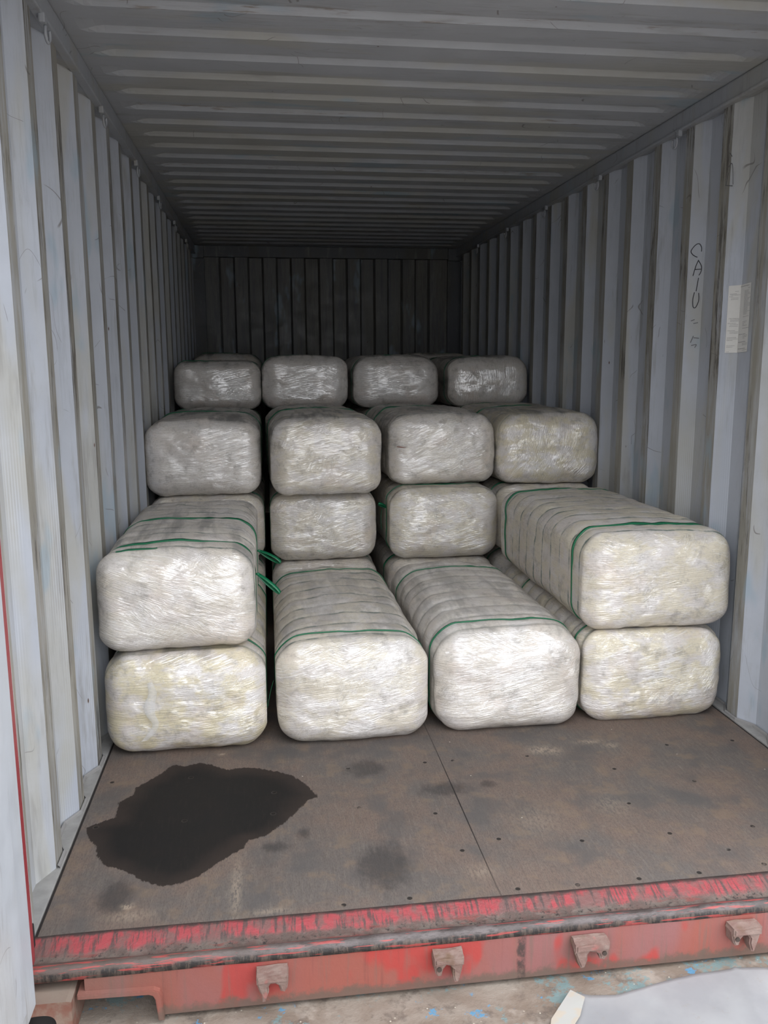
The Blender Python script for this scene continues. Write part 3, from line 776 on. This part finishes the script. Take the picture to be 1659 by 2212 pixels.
# ---- printed sheet stuck on the right wall
def paper_label():
    yk = PH_R + 4*PITCH_W            # far edge of the crest just beyond the label
    ys0 = yk - 0.072                         # slope starts here, falls away toward the door
    root = empty('paper_label', (WW+0.018, ys0-0.08, 1.394))
    tag(root, 'printed white paper notice stuck over a rib of the right wall', 'notice')
    e = 0.0016
    def pt(v, side, q, lift=0.0):
        # v: 0 top .. 1 bottom ; side s = slope, t = trough
        z = 1.645 - v*0.252
        if side == 's':
            y = ys0 - 0.022 - q*(0.068-0.022); x = WW + (ys0-y)/0.068*0.036 - e - lift; y -= (e+lift)*0.5
        else:
            y = ys0 - 0.068 - q*0.070; x = WW + 0.036 - e*1.3 - lift
        z += 0.004*q if side == 't' else 0.0
        return (x-root.location.x, y-root.location.y, z-root.location.z)
    V = [pt(0, 's', 0), pt(0, 's', 1), pt(0, 't', 1), pt(1, 's', 0), pt(1, 's', 1), pt(1, 't', 1)]
    o = mesh_obj('paper', V, [(0, 1, 4, 3), (1, 2, 5, 4)], plain('aged_paper', (0.60, 0.59, 0.56), 0.7, 0.07, 25), root)
    sm = o.modifiers.new('paper', 'SOLIDIFY'); sm.thickness = 0.0006
    rows = [('t', .03, .0, .85), ('t', .07, .75, .95), ('s', .09, .55, .85), ('s', .125, .15, .7), ('s', .142, .2, 1.), ('s', .165, .1, .4), ('s', .186, .25, .85), ('s', .206, .25, .85)]
    rows += [('s', a, b, c) for a, b, c in ((.49, .15, 1), (.51, .3, 1), (.53, .3, 1), (.56, .1, .8), (.582, .3, .95), (.604, .25, .95), (.67, .1, .75), (.69, .3, 1), (.71, .3, 1), (.775, .1, .85), (.795, .1, 1), (.815, .1, .6), (.895, .1, .8), (.915, .1, .6), (.985, .1, .35))]
    rnd = random.Random(3)
    rows += [('t', .10+.019*i, .42, rnd.choice((.75, .8, .9, 1.))) for i in range(19)]
    rows += [('t', a, b, c) for a, b, c in ((.48, .4, .95), (.55, .4, .8), (.57, .4, .68), (.59, .4, .55), (.61, .4, .8), (.65, .4, .98), (.735, .1, .75), (.757, .5, .95), (.777, .5, .9), (.797, .5, .7), (.85, .1, .8), (.875, .5, .95), (.895, .5, .95), (.948, .1, .8), (.972, .5, .95))]
    V, Fc = [], []
    for side, v, a, b in rows:
        q = a
        hh = 0.0058 if (side == 't' and a < .2) else 0.0042
        while q < b:
            wv = rnd.uniform(.05, .13); q2 = min(q+wv, b)
            # each word is a few narrow letter blocks
            nl = max(2, int((q2-q)/.022))
            for c in range(nl):
                qa = q + (q2-q)*c/nl; qb = qa + (q2-q)/nl*0.66
                va, vb = v-rnd.uniform(.6, 1)*hh, v+rnd.uniform(.6, 1)*hh
                bb = len(V); V += [pt(va, side, qa, .0009), pt(va, side, qb, .0009), pt(vb, side, qb, .0009), pt(vb, side, qa, .0009)]
                Fc.append((bb, bb+1, bb+2, bb+3))
            q = q2 + .025
    mesh_obj('printed_text', V, Fc, M_PRINT, root)
paper_label()

# ------------------------------------------------------------------ the wrapped bales
def bale_mat():
    k = NT('woven_sack_under_cling_film')
    obj = k.n('ShaderNodeTexCoord').outputs['Object']
    rnd = k.n('ShaderNodeObjectInfo').outputs['Random']
    W = k.math('MULTIPLY', rnd, 37.0)
    cap = k.attr('cap'); yel = k.attr('yellow'); ph = k.attr('bandphase'); bandk = k.attr('bandk'); shine = k.attr('shine'); tilt = k.attr('tilt'); relief = k.attr('relief')
    big = k.noise(k.coord(src=obj), 4.2, 3, 0.6, 0.5, w=W)
    med = k.noise(k.coord(src=obj, scale=(1, 1, 1.6)), 11, 3, 0.62, w=k.math('ADD', W, 3.0))
    col = k.mix(k.mr(big, 0.36, 0.64), (0.665, 0.615, 0.57), (0.755, 0.715, 0.68))
    col = k.mix(k.math('MULTIPLY', yel, k.mr(med, 0.40, 0.58)), col, (0.70, 0.62, 0.42))
    col = k.mix(k.mr(k.noise(k.coord(src=obj), 7, 4, 0.6, w=k.math('ADD', W, 9.0)), 0.50, 0.68, 0, 0.40), col, (0.74, 0.62, 0.53))
    grime = k.noise(k.coord(src=obj, scale=(1, 1, 1)), 17, 4, 0.72, w=k.math('ADD', W, 17.0))
    col = k.mix(k.mr(grime, 0.49, 0.70, 0, 0.6), col, (0.29, 0.265, 0.23))
    # fine weave of the sack: thread-thick specks
    xyz = k.sep(obj)
    wx = k.math('SINE', k.math('MULTIPLY', xyz[0], 2600.0)); wz = k.math('SINE', k.math('MULTIPLY', k.math('ADD', xyz[2], xyz[1]), 2600.0))
    th = k.noise(k.coord(src=obj, scale=(1, 2.5, 2.5)), 95, 4, 0.75, w=W)
    col = k.mix(k.mr(th, 0.50, 0.68, 0, 0.55), col, (0.42, 0.385, 0.345))
    # dark-green bands showing through the film along the bale's sides
    tri = k.math('ABSOLUTE', k.math('SUBTRACT', k.math('FRACT', ph), 0.5))
    bn = k.noise(k.coord(src=obj, scale=(6, 1.2, 6)), 2.2, 4, 0.6, w=W)
    wid = k.mr(bn, 0.35, 0.7, 0.0, 0.085, smooth=False)
    line = k.mr(k.math('SUBTRACT', tri, wid), 0.03, -0.025)
    side = k.math('SUBTRACT', 1.0, cap, clamp=True)
    side2 = k.mr(cap, 0.12, 0.0)
    bf = k.math('MULTIPLY', k.math('MULTIPLY', line, side2), k.math('MULTIPLY', bandk, k.mr(bn, 0.36, 0.60, 0.28, 0.95)))
    col = k.mix(bf, col, (0.055, 0.125, 0.10))
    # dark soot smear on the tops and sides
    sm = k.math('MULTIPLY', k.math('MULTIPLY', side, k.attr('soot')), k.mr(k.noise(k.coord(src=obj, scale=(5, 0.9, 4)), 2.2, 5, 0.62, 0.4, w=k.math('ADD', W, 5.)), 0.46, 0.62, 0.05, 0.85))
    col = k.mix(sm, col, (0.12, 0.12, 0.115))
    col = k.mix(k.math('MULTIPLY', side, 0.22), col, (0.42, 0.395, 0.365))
    # cling-film crinkles: long thin pulled ridges, fanning in a few directions
    def streak(rot, sc, loc, detail=3, dist=0.5):
        vr = k.n('ShaderNodeVectorRotate', rotation_type='Y_AXIS'); k.l(obj, vr.inputs['Vector']); k.put(vr.inputs['Angle'], rot)
        return k.noise(k.coord(src=vr.outputs[0], scale=sc, loc=loc), 1.0, detail, 0.55, dist, w=W)
    a1 = streak(tilt, (8, 8, 130), (0, 0, 0), 3)
    a2 = streak(k.math('ADD', tilt, 0.22), (3.6, 3.6, 105), (3, 1, 2), 2, 0.25)
    a3 = streak(k.math('SUBTRACT', tilt, 0.45), (5, 5, 115), (5, 4, 1), 2, 0.25)
    a4 = streak(k.math('ADD', tilt, 0.9), (13, 13, 80), (7, 2, 8), 3, 1.2)
    def rid(a, sharp): return k.math('SUBTRACT', 1.0, k.math('MULTIPLY', k.math('ABSOLUTE', k.math('SUBTRACT', a, 0.5)), sharp), clamp=True)
    m2 = k.mr(k.noise(k.coord(src=obj), 6, 2, 0.5, w=k.math('ADD', W, 21.)), 0.46, 0.58)
    m3 = k.mr(k.noise(k.coord(src=obj), 6, 2, 0.5, w=k.math('ADD', W, 31.)), 0.50, 0.60)
    m4 = k.mr(k.noise(k.coord(src=obj), 7, 2, 0.5, w=k.math('ADD', W, 41.)), 0.52, 0.62)
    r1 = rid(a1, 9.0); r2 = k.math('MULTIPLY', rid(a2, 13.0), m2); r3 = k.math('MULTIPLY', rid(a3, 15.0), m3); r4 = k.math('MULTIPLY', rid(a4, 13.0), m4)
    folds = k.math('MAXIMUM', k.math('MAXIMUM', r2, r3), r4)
    fine = k.noise(k.coord(src=obj, scale=(1, 1, 2.2)), 55, 3, 0.6, 1.0, w=W)
    h = k.math('ADD', k.math('MULTIPLY', r1, 0.22), k.math('MULTIPLY', folds, 1.0))
    h = k.math('ADD', h, k.math('ADD', k.math('MULTIPLY', fine, 0.6), k.math('MULTIPLY', med, 1.0)))
    billow = k.noise(k.coord(src=obj, scale=(1, 1, 2.2)), 9, 2, 0.5, 0.4, w=k.math('ADD', W, 51.0))
    h = k.math('ADD', h, k.math('MULTIPLY', billow, 9.0))
    capn = k.bump(h, 0.0042, k.math('MULTIPLY', relief, k.math('ADD', 0.35, k.math('MULTIPLY', cap, 0.65))))
    base = k.bump(k.math('ADD', k.math('ADD', k.math('MULTIPLY', r1, 0.25), k.math('MULTIPLY', th, 0.5)), k.math('MULTIPLY', k.math('ADD', wx, wz), 0.012)), 0.004, 0.7)
    # folded film is whiter, with glint streaks painted in; crease shade painted between folds
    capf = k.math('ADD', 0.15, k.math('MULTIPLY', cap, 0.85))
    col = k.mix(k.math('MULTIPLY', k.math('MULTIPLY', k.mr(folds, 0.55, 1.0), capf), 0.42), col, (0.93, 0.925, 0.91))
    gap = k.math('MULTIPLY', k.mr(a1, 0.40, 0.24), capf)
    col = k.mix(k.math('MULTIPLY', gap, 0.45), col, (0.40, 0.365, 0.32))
    film = k.math('MULTIPLY', shine, k.math('ADD', 0.15, k.math('MULTIPLY', cap, 0.85)))
    k.set(color=col, rough=0.55, spec=0.4, normal=base, coat=film, coatr=k.mr(med, 0.3, 0.7, 0.035, 0.10), coatn=capn)
    k.b.inputs['Coat IOR'].default_value = 2.4     # several layers of stretched film
    return k.m
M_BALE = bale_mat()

class Shape:
    """rounded, strapped, slightly bulging bale; origin at the middle of its front bottom edge, length along +y"""
    def __init__(s, w, h, L, seed, r=0.09, ry=0.058, crown=0.01, bulge=0.028, nb=9, groove=0.004, straps=(0.17, -0.15), loose=0.006, lean=0.0, sag=0.0, round_bottom=1.0):
        s.w, s.h, s.L, s.seed, s.r, s.ry, s.crown, s.bulge, s.nb, s.groove = w, h, L, seed, r, ry, crown, bulge, nb, groove
        s.straps = [p if p > 0 else L+p for p in straps]; s.loose = loose; s.lean = lean
    def rounded(s, P):
        """P on the box surface -> rounded position and normal"""
        k = s.r/s.ry; r = s.r
        half = np.array([s.w/2, s.L/2*k, s.h/2]); C = np.array([0, s.L/2, s.h/2])
        Q = (P - C)*np.array([1, k, 1])
        inner = np.clip(Q, -(half-r), half-r)
        d = Q-inner; d /= (np.linalg.norm(d, axis=1, keepdims=True)+1e-12)
        out = (inner + r*d)/np.array([1, k, 1]) + C
        N = d*np.array([1, k, 1])/1.0; N /= np.linalg.norm(N, axis=1, keepdims=True)
        return out, N
    def deform(s, P, N):
        u = P[:, 0]/(s.w/2); t = (P[:, 1]-s.L/2)/(s.L/2); v = (P[:, 2]-s.h/2)/(s.h/2)
        cu, ct, cv = 1-np.clip(u*u, 0, 1), 1-np.clip(t*t, 0, 1), 1-np.clip(v*v, 0, 1)
        capw = sstep(0.5, 0.95, np.abs(N[:, 1])); side = 1-capw
        D = P.copy()
        D[:, 1] += np.sign(N[:, 1])*capw*s.bulge*np.sqrt(cu*cv + 1e-9)
        D[:, 2] += s.crown*cu*np.clip(N[:, 2], 0, 1)*(0.35+0.65*np.sqrt(ct+1e-9))
        D[:, 0] += np.sign(N[:, 0])*np.abs(N[:, 0])*0.006*cv*side
        ns = fbm(P*6.5, s.seed, 3)*s.loose + vnoise(P*np.array([26, 15, 26]), s.seed+5)*0.0028*(0.5+0.5*side) + vnoise(P*np.array([22, 40, 55]), s.seed+8)*0.0016*capw
        ph = s.phase(P)
        tri = np.abs((ph % 1.0)-0.5)
        ns = ns - s.groove*side*np.exp(-(tri/0.13)**2) + s.groove*0.5*side
        for q in s.straps: ns = ns - 0.006*side*np.exp(-((P[:, 1]-q-0.010*np.sin(3*u+s.seed))/0.016)**2)
        D += N*ns[:, None]
        D[:, 0] += s.lean*(D[:, 2]-s.h/2)
        D[:, 2] = np.clip(D[:, 2], 0.0, s.h + s.crown)
        D[:, 0] = np.clip(D[:, 0], -s.w/2-0.004, s.w/2+0.004)
        D[:, 1] = np.clip(D[:, 1], -s.bulge-0.004, s.L+s.bulge+0.004)
        # weight flattens the underside a little
        return D
    def phase(s, P):
        return (P[:, 1] + 0.012*np.sin(P[:, 0]*6+s.seed) + 0.010*vnoise(P*np.array([7, 3, 7]), s.seed+3))*s.nb/s.L
    def body(s, name, parent, res=0.011, yel=0.3, bandk=0.8, shine=1.0, tilt=0.0, soot=0.5, relief=1.0):
        nx, ny, nz = max(8, int(s.w/res)), max(8, int(s.L/(res*0.9))), max(8, int(s.h/res))
        def lin(n):  # denser toward the edges
            t = np.linspace(0, 1, n+1); return t + 0.07*np.sin(2*np.pi*t)/(-2*np.pi)*-1*0 - 0.0
        gx, gy, gz = (lin(nx)-.5)*s.w, lin(ny)*s.L, lin(nz)*s.h
        ids = -np.ones((nx+1, ny+1, nz+1), np.int64)
        I, J, K = np.meshgrid(np.arange(nx+1), np.arange(ny+1), np.arange(nz+1), indexing='ij')
        surf = (I == 0) | (I == nx) | (J == 0) | (J == ny) | (K == 0) | (K == nz)
        ids[surf] = np.arange(surf.sum())
        P = np.stack([gx[I[surf]], gy[J[surf]], gz[K[surf]]], 1)
        F = []
        def grid(A, flip):
            q = np.stack([A[:-1, :-1], A[1:, :-1], A[1:, 1:], A[:-1, 1:]], -1).reshape(-1, 4); F.append(q[:, ::-1] if flip else q)
        grid(ids[:, :, 0], True); grid(ids[:, :, -1], False)
        grid(ids[:, 0, :], False); grid(ids[:, -1, :], True)
        grid(ids[0, :, :], True); grid(ids[-1, :, :], False)
        F = np.concatenate(F)
        R, N = s.rounded(P); D = s.deform(R, N)
        cap = sstep(0.35, 0.85, np.abs(N[:, 1]))
        one = np.ones(len(D))
        return mesh_obj(name, D, F, M_BALE, parent, smooth=True, attrs={
            'cap': cap, 'bandphase': s.phase(R)+0.0, 'yellow': one*yel, 'bandk': one*bandk, 'shine': one*shine, 'tilt': one*tilt, 'soot': one*soot, 'relief': one*relief})
    def ring(s, y0, skew, n=140):
        """closed loop of surface points round the bale at y0"""
        r = s.r; hw, hh = s.w/2, s.h/2
        pts = []
        per = 2*(s.w+s.h)
        for i in range(n):
            q = per*i/n
            if q < s.w: p = (-hw+q, s.h)
            elif q < s.w+s.h: p = (hw, s.h-(q-s.w))
            elif q < 2*s.w+s.h: p = (hw-(q-s.w-s.h), 0)
            else: p = (-hw, q-2*s.w-s.h)
            pts.append((p[0], y0 + skew*math.sin(2*math.pi*i/n + s.seed), p[1]))
        return np.array(pts)
    def strap(s, parent, y0, wdt=0.011, skew=0.012, m=None, name='strap'):
        n = 140; base = s.ring(y0, skew, n); V = []
        tot = []
        for dy, off in ((-wdt/2, 0.0005), (-wdt/2, 0.0045), (wdt/2, 0.0045), (wdt/2, 0.0005)):
            P = base.copy(); P[:, 1] += dy
            R, N = s.rounded(P); D = s.deform(R, N); tot.append(D + N*off)
        V = np.concatenate(tot); V[:, 2] = np.clip(V[:, 2], 0.0, s.h+s.crown+(0.0005 if s.crown < 0.015 else 0.005))
        V[:, 0] = np.clip(V[:, 0], -s.w/2-0.006, s.w/2+0.006)
        F = []
        for a in range(4):
            b = (a+1) % 4
            for i in range(n):
                j = (i+1) % n; F.append((a*n+i, a*n+j, b*n+j, b*n+i))
        return mesh_obj(name, V, np.array(F), m or M_STRAP, parent, smooth=False)

def ribbon(name, path, side, wdt, m, parent, thick=0.0012, n=40):
    P = [np.array(p, float) for p in path]; Q = []
    for i in range(len(P)-1):
        p0, p1, p2, p3 = P[max(i-1, 0)], P[i], P[i+1], P[min(i+2, len(P)-1)]
        for t in np.linspace(0, 1, 9)[:-1]: Q.append(0.5*(2*p1+(p2-p0)*t+(2*p0-5*p1+4*p2-p3)*t*t+(3*p1-p0-3*p2+p3)*t**3))
    Q.append(P[-1]); sd = np.array(side, float); sd /= np.linalg.norm(sd)
    V = []
    ws = np.interp(np.linspace(0, 1, len(Q)), np.linspace(0, 1, len(wdt)), wdt) if isinstance(wdt, tuple) else np.full(len(Q), wdt)
    for q, w_ in zip(Q, ws): V += [q-sd*w_/2, q+sd*w_/2]
    F = [(2*i, 2*i+1, 2*i+3, 2*i+2) for i in range(len(Q)-1)]
    o = mesh_obj(name, V, F, m, parent, smooth=True)
    sm = o.modifiers.new('thickness', 'SOLIDIFY'); sm.thickness = thick; sm.offset = 0
    return o

GROUP = 'cling-wrapped bales stacked in the container'
BALES = {}
def bale(key, x0, x1, y, z, h, L, label, yaw=0.0, seed=None, res=0.011, look=None, **kw):
    seed = seed if seed is not None else len(BALES)*7+3
    root = empty('wrapped_bale', ((x0+x1)/2, y, z), math.radians(yaw))
    tag(root, label, 'bale', GROUP)
    S = Shape(x1-x0, h, L, seed, **kw)
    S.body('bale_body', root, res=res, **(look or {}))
    sts = [S.strap(root, q, skew=0.010 + 0.004*((seed+i) % 3)) for i, q in enumerate(S.straps)]
    BALES[key] = (root, S, sts); return root

Y1, Y2 = dict(yel=0.75), dict(yel=0.35)
def lk(yel=0.35, bandk=0.8, shine=1.0, tilt=0.0, soot=0.5, relief=1.0): return dict(yel=yel, bandk=bandk, shine=shine, tilt=tilt, soot=soot, relief=relief)
# first row from the door
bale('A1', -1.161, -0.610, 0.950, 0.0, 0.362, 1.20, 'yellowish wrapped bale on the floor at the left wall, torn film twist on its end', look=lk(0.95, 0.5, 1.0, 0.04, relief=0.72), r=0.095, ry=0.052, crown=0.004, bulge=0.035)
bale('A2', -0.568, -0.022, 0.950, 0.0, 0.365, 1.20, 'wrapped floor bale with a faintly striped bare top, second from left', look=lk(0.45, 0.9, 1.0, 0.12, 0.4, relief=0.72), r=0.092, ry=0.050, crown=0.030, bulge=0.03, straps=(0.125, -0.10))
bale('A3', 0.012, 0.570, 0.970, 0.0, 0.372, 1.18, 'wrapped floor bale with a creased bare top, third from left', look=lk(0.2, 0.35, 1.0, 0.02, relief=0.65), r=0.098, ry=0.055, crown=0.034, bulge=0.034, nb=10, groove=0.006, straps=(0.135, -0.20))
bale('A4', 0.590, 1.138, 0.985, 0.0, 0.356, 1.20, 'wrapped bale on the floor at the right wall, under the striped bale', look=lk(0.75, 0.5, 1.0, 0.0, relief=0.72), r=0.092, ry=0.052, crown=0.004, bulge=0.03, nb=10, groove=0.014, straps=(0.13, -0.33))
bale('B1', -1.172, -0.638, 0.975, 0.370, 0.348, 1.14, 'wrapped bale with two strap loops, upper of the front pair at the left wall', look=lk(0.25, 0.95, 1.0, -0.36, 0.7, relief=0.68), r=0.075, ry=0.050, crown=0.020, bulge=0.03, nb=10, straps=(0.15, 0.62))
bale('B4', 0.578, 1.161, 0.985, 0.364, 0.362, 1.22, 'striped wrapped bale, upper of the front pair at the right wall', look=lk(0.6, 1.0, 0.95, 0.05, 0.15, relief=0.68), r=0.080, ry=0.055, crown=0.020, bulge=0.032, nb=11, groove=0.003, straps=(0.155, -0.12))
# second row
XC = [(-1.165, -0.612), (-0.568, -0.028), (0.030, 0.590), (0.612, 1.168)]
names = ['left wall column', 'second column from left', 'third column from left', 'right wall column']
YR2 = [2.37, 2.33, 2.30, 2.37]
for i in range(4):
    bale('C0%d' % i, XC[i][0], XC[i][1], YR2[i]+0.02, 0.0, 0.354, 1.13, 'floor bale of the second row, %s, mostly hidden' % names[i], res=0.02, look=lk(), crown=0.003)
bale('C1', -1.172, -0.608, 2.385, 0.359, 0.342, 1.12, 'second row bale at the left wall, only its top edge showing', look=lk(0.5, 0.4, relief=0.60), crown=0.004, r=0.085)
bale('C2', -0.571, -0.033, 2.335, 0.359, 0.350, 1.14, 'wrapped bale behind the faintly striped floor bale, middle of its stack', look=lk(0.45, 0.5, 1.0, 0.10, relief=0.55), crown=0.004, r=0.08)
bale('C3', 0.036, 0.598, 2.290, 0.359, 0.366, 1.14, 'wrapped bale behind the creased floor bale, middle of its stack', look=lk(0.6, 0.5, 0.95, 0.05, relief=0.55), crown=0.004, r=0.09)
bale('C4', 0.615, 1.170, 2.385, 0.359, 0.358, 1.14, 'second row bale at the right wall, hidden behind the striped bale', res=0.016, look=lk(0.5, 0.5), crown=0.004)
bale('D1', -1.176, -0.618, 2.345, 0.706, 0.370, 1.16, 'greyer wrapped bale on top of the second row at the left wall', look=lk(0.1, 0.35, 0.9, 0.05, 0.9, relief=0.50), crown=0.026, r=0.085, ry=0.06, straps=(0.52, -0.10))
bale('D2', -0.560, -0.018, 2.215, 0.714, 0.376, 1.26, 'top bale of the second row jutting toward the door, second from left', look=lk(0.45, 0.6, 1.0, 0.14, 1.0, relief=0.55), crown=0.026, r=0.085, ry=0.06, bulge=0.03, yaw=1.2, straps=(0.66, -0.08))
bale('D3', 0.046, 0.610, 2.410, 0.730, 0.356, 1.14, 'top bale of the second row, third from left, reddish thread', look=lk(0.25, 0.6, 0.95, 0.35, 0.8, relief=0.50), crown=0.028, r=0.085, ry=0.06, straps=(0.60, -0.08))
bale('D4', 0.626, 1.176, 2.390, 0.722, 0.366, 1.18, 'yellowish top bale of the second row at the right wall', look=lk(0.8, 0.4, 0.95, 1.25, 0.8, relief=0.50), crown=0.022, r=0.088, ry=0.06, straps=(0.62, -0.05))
# third and fourth rows
YR3 = [3.62, 3.60, 3.63, 3.64]; YR4 = [4.83, 4.83, 4.83, 4.84]
lv = ['floor bale', 'second level bale', 'third level bale']
def copy_bale(key, x, y, z, label):
    src = BALES[key][0]
    r = src.copy(); COL.objects.link(r); r.location = (x, y, z); r['label'] = label
    for ch in list(src.children):
        c = ch.copy(); COL.objects.link(c); c.parent = r
        for g in list(ch.children):
            d = g.copy(); COL.objects.link(d); d.parent = c
    return r
bale('P', XC[0][0]+0.007, XC[0][1]-0.007, YR3[0], 0.0, 0.3555, 1.06, 'floor bale of the third row, left wall column, hidden', res=0.022, look=lk(), crown=0.0, loose=0.004, bulge=0.02)
for i in range(4):
    for l in range(3):
        if i == 0 and l == 0: continue
        copy_bale('P', (XC[i][0]+XC[i][1])/2, YR3[i], 0.3575*l, '%s of the third row, %s, hidden' % (lv[l], names[i]))
for i in range(4):
    for l in range(3):
        copy_bale('P', (XC[i][0]+XC[i][1])/2, YR4[i], 0.3575*l, '%s of the rearmost row, %s, hidden' % (lv[l], names[i]))
bale('E1', -1.157, -0.612, 3.590, 1.0725, 0.300, 1.10, 'grey wrapped bale at the left end of the highest visible row', look=lk(0.05, 0.4, 1.0, 0.03, 0.9, relief=0.32), crown=0.014, r=0.075, ry=0.07, res=0.014)
bale('E2', -0.600, -0.055, 3.575, 1.0725, 0.328, 1.10, 'grey wrapped bale second from left in the highest visible row', look=lk(0.05, 0.4, 1.0, 0.0, 0.9, relief=0.30), crown=0.016, r=0.085, ry=0.07, res=0.014)
bale('E3', -0.012, 0.546, 3.605, 1.0725, 0.322, 1.10, 'grey wrapped bale third from left in the highest visible row', look=lk(0.05, 0.4, 1.0, 0.0, 0.9, relief=0.35), crown=0.026, r=0.095, ry=0.07, res=0.014)
bale('E4', 0.622, 1.164, 3.630, 1.0725, 0.320, 1.10, 'grey wrapped bale at the right end of the highest visible row', look=lk(0.15, 0.4, 1.0, 1.45, 0.9, relief=0.32), crown=0.020, r=0.095, ry=0.07, res=0.014)
bale('F1', -1.145, -0.612, 4.830, 1.0725, 0.355, 1.02, 'dim far bale peeking over the leftmost bale of the highest row', look=lk(0.3, 0.3, 0.5, 0.0, 1.0), crown=0.02, res=0.02)
bale('F2', -0.590, -0.050, 4.830, 1.0725, 0.315, 1.02, 'dim far bale hidden behind the second bale of the highest row', look=lk(0.3, 0.3, 0.5, 0.0, 1.0), crown=0.01, res=0.02)
bale('F3', -0.02, 0.510, 4.850, 1.0725, 0.312, 1.00, 'dim far bale behind the third bale of the highest row', look=lk(0.3, 0.3, 0.5, 0.0, 1.0), crown=0.01, res=0.02)
bale('F4', 0.525, 1.07, 4.850, 1.0725, 0.352, 1.0, 'dim far bale in the gap beside the right bale of the highest row', look=lk(0.3, 0.3, 0.5, 0.0, 1.0), crown=0.02, res=0.02)

# ---- knotted strap loops
def loop(key, si, knot, tip, wdt=0.011, bright=True, gap=0.009):
    """teardrop loop of strap end; knot and tip in world space"""
    root, S, sts = BALES[key]
    o = Vector(root.location); k0, t0 = Vector(knot)-o, Vector(tip)-o
    d = (t0-k0); up = Vector((0.25, 0.1, 1)).cross(d); side = Vector((0.42, 0.7, 0.52))
    nrm = d.cross(side).normalized()
    path = [k0, k0+d*0.35+nrm*gap, k0+d*0.8+nrm*gap*1.1, t0+d*0.02, k0+d*0.8-nrm*gap*1.1, k0+d*0.35-nrm*gap, k0]
    r = ribbon('strap_loop', path, side, wdt*1.15, M_STRAP if bright else M_STRAPDARK, sts[si])
    kb = bmesh.new(); bmesh.ops.create_icosphere(kb, subdivisions=2, radius=0.006, matrix=Matrix.Translation(k0) @ Matrix.Diagonal((1.5, 1, 0.8, 1)))
    bm_obj('strap_knot', kb, M_STRAP if bright else M_STRAPDARK, sts[si], smooth=True)
loop('B1', 0, (-0.626, 1.14, 0.598), (-0.548, 1.10, 0.535))
loop('B1', 1, (-0.626, 1.60, 0.585), (-0.538, 1.56, 0.542), gap=0.011)
loop('C3', 0, (0.030, 2.45, 0.612), (-0.012, 2.41, 0.640), wdt=0.012)
loop('A4', 0, (1.143, 1.115, 0.190), (1.190, 1.125, 0.205), gap=0.013)
loop('E4', 0, (1.164, 3.80, 1.262), (1.176, 3.78, 1.292), bright=False, gap=0.004, wdt=0.008)
o = Vector(BALES['A2'][0].location)
ribbon('strap_tail', [Vector(p)-o for p in ((-0.580, 1.07, 0.21), (-0.592, 1.06, 0.17), (-0.603, 1.05, 0.12))], (0, 1, 0), 0.010, M_STRAP, BALES['A2'][2][0])
o = Vector(BALES['C3'][0].location)
ribbon('strap_tail', [Vector(p)-o for p in ((0.008, 2.45, 0.60), (0.002, 2.44, 0.55), (0.004, 2.43, 0.50))], (0, 1, 0), 0.012, M_STRAP, BALES['C3'][2][0])

# ---- strips lying on the surface of a bale
def surface_strip(name, key, x0_, x1_, y_, z_, slope, wdt, m, parent, face):
    root, S, _ = BALES[key]; n = 24; tot = []
    for dw in (-wdt/2, wdt/2):
        for off in (0.0012, 0.0030):
            P = []
            for i in range(n):
                t = i/(n-1); x = x0_+(x1_-x0_)*t; tp = wdt and dw*(0.35+0.65*math.sin(math.pi*min(1, t*0.9+0.1)))
                P.append((x, y_+slope*t+tp, S.h) if face == 'top' else (x, 0.0, z_+slope*t+tp))
            R, N = S.rounded(np.array(P)); tot.append(S.deform(R, N)+N*off)
    V = np.concatenate(tot); F = []
    for a, b in ((0, 1), (1, 3), (3, 2), (2, 0)):
        for i in range(n-1): F.append((a*n+i, a*n+i+1, b*n+i+1, b*n+i))
    return mesh_obj(name, V, np.array(F), m, parent, smooth=True)
surface_strip('strap_end', 'B1', -0.20, -0.06, 0.045, 0, 0.004, 0.014, M_STRAP, BALES['B1'][2][0], 'top')
tag(surface_strip('loose_thread', 'D3', -0.255, -0.20, 0, 0.205, -0.004, 0.004, plain('reddish_thread', (0.20, 0.06, 0.03), 0.7), BALES['D3'][0], 'front'), 'short reddish thread')

# ---- loose film: twist on the torn bale, strip on the torn bale
kf = NT('clear_cling_film'); c = kf.coord(); n = kf.noise(c, 40, 3)
kf.set(color=(0.86, 0.86, 0.84), rough=0.12, alpha=0.26, normal=kf.bump(n, 0.006, 0.8)); M_FILM = kf.m
o = Vector(BALES['A1'][0].location)
yf = -0.036
tag(ribbon('film_twist', [Vector((x, 0, z))-Vector((o.x, 0, 0))+Vector((0, yf+dy, 0)) for x, z, dy in ((-1.000, .285, .002), (-.992, .245, 0), (-1.004, .205, -.004), (-1.0, .17, -.006), (-.986, .135, -.004), (-1.004, .10, 0), (-1.03, .072, .004))], (1, 0, 0.15), (0.016, 0.030, 0.040, 0.030, 0.022, 0.030, 0.022), M_FILM, BALES['A1'][0], thick=0.001), 'twisted strip of milky film')
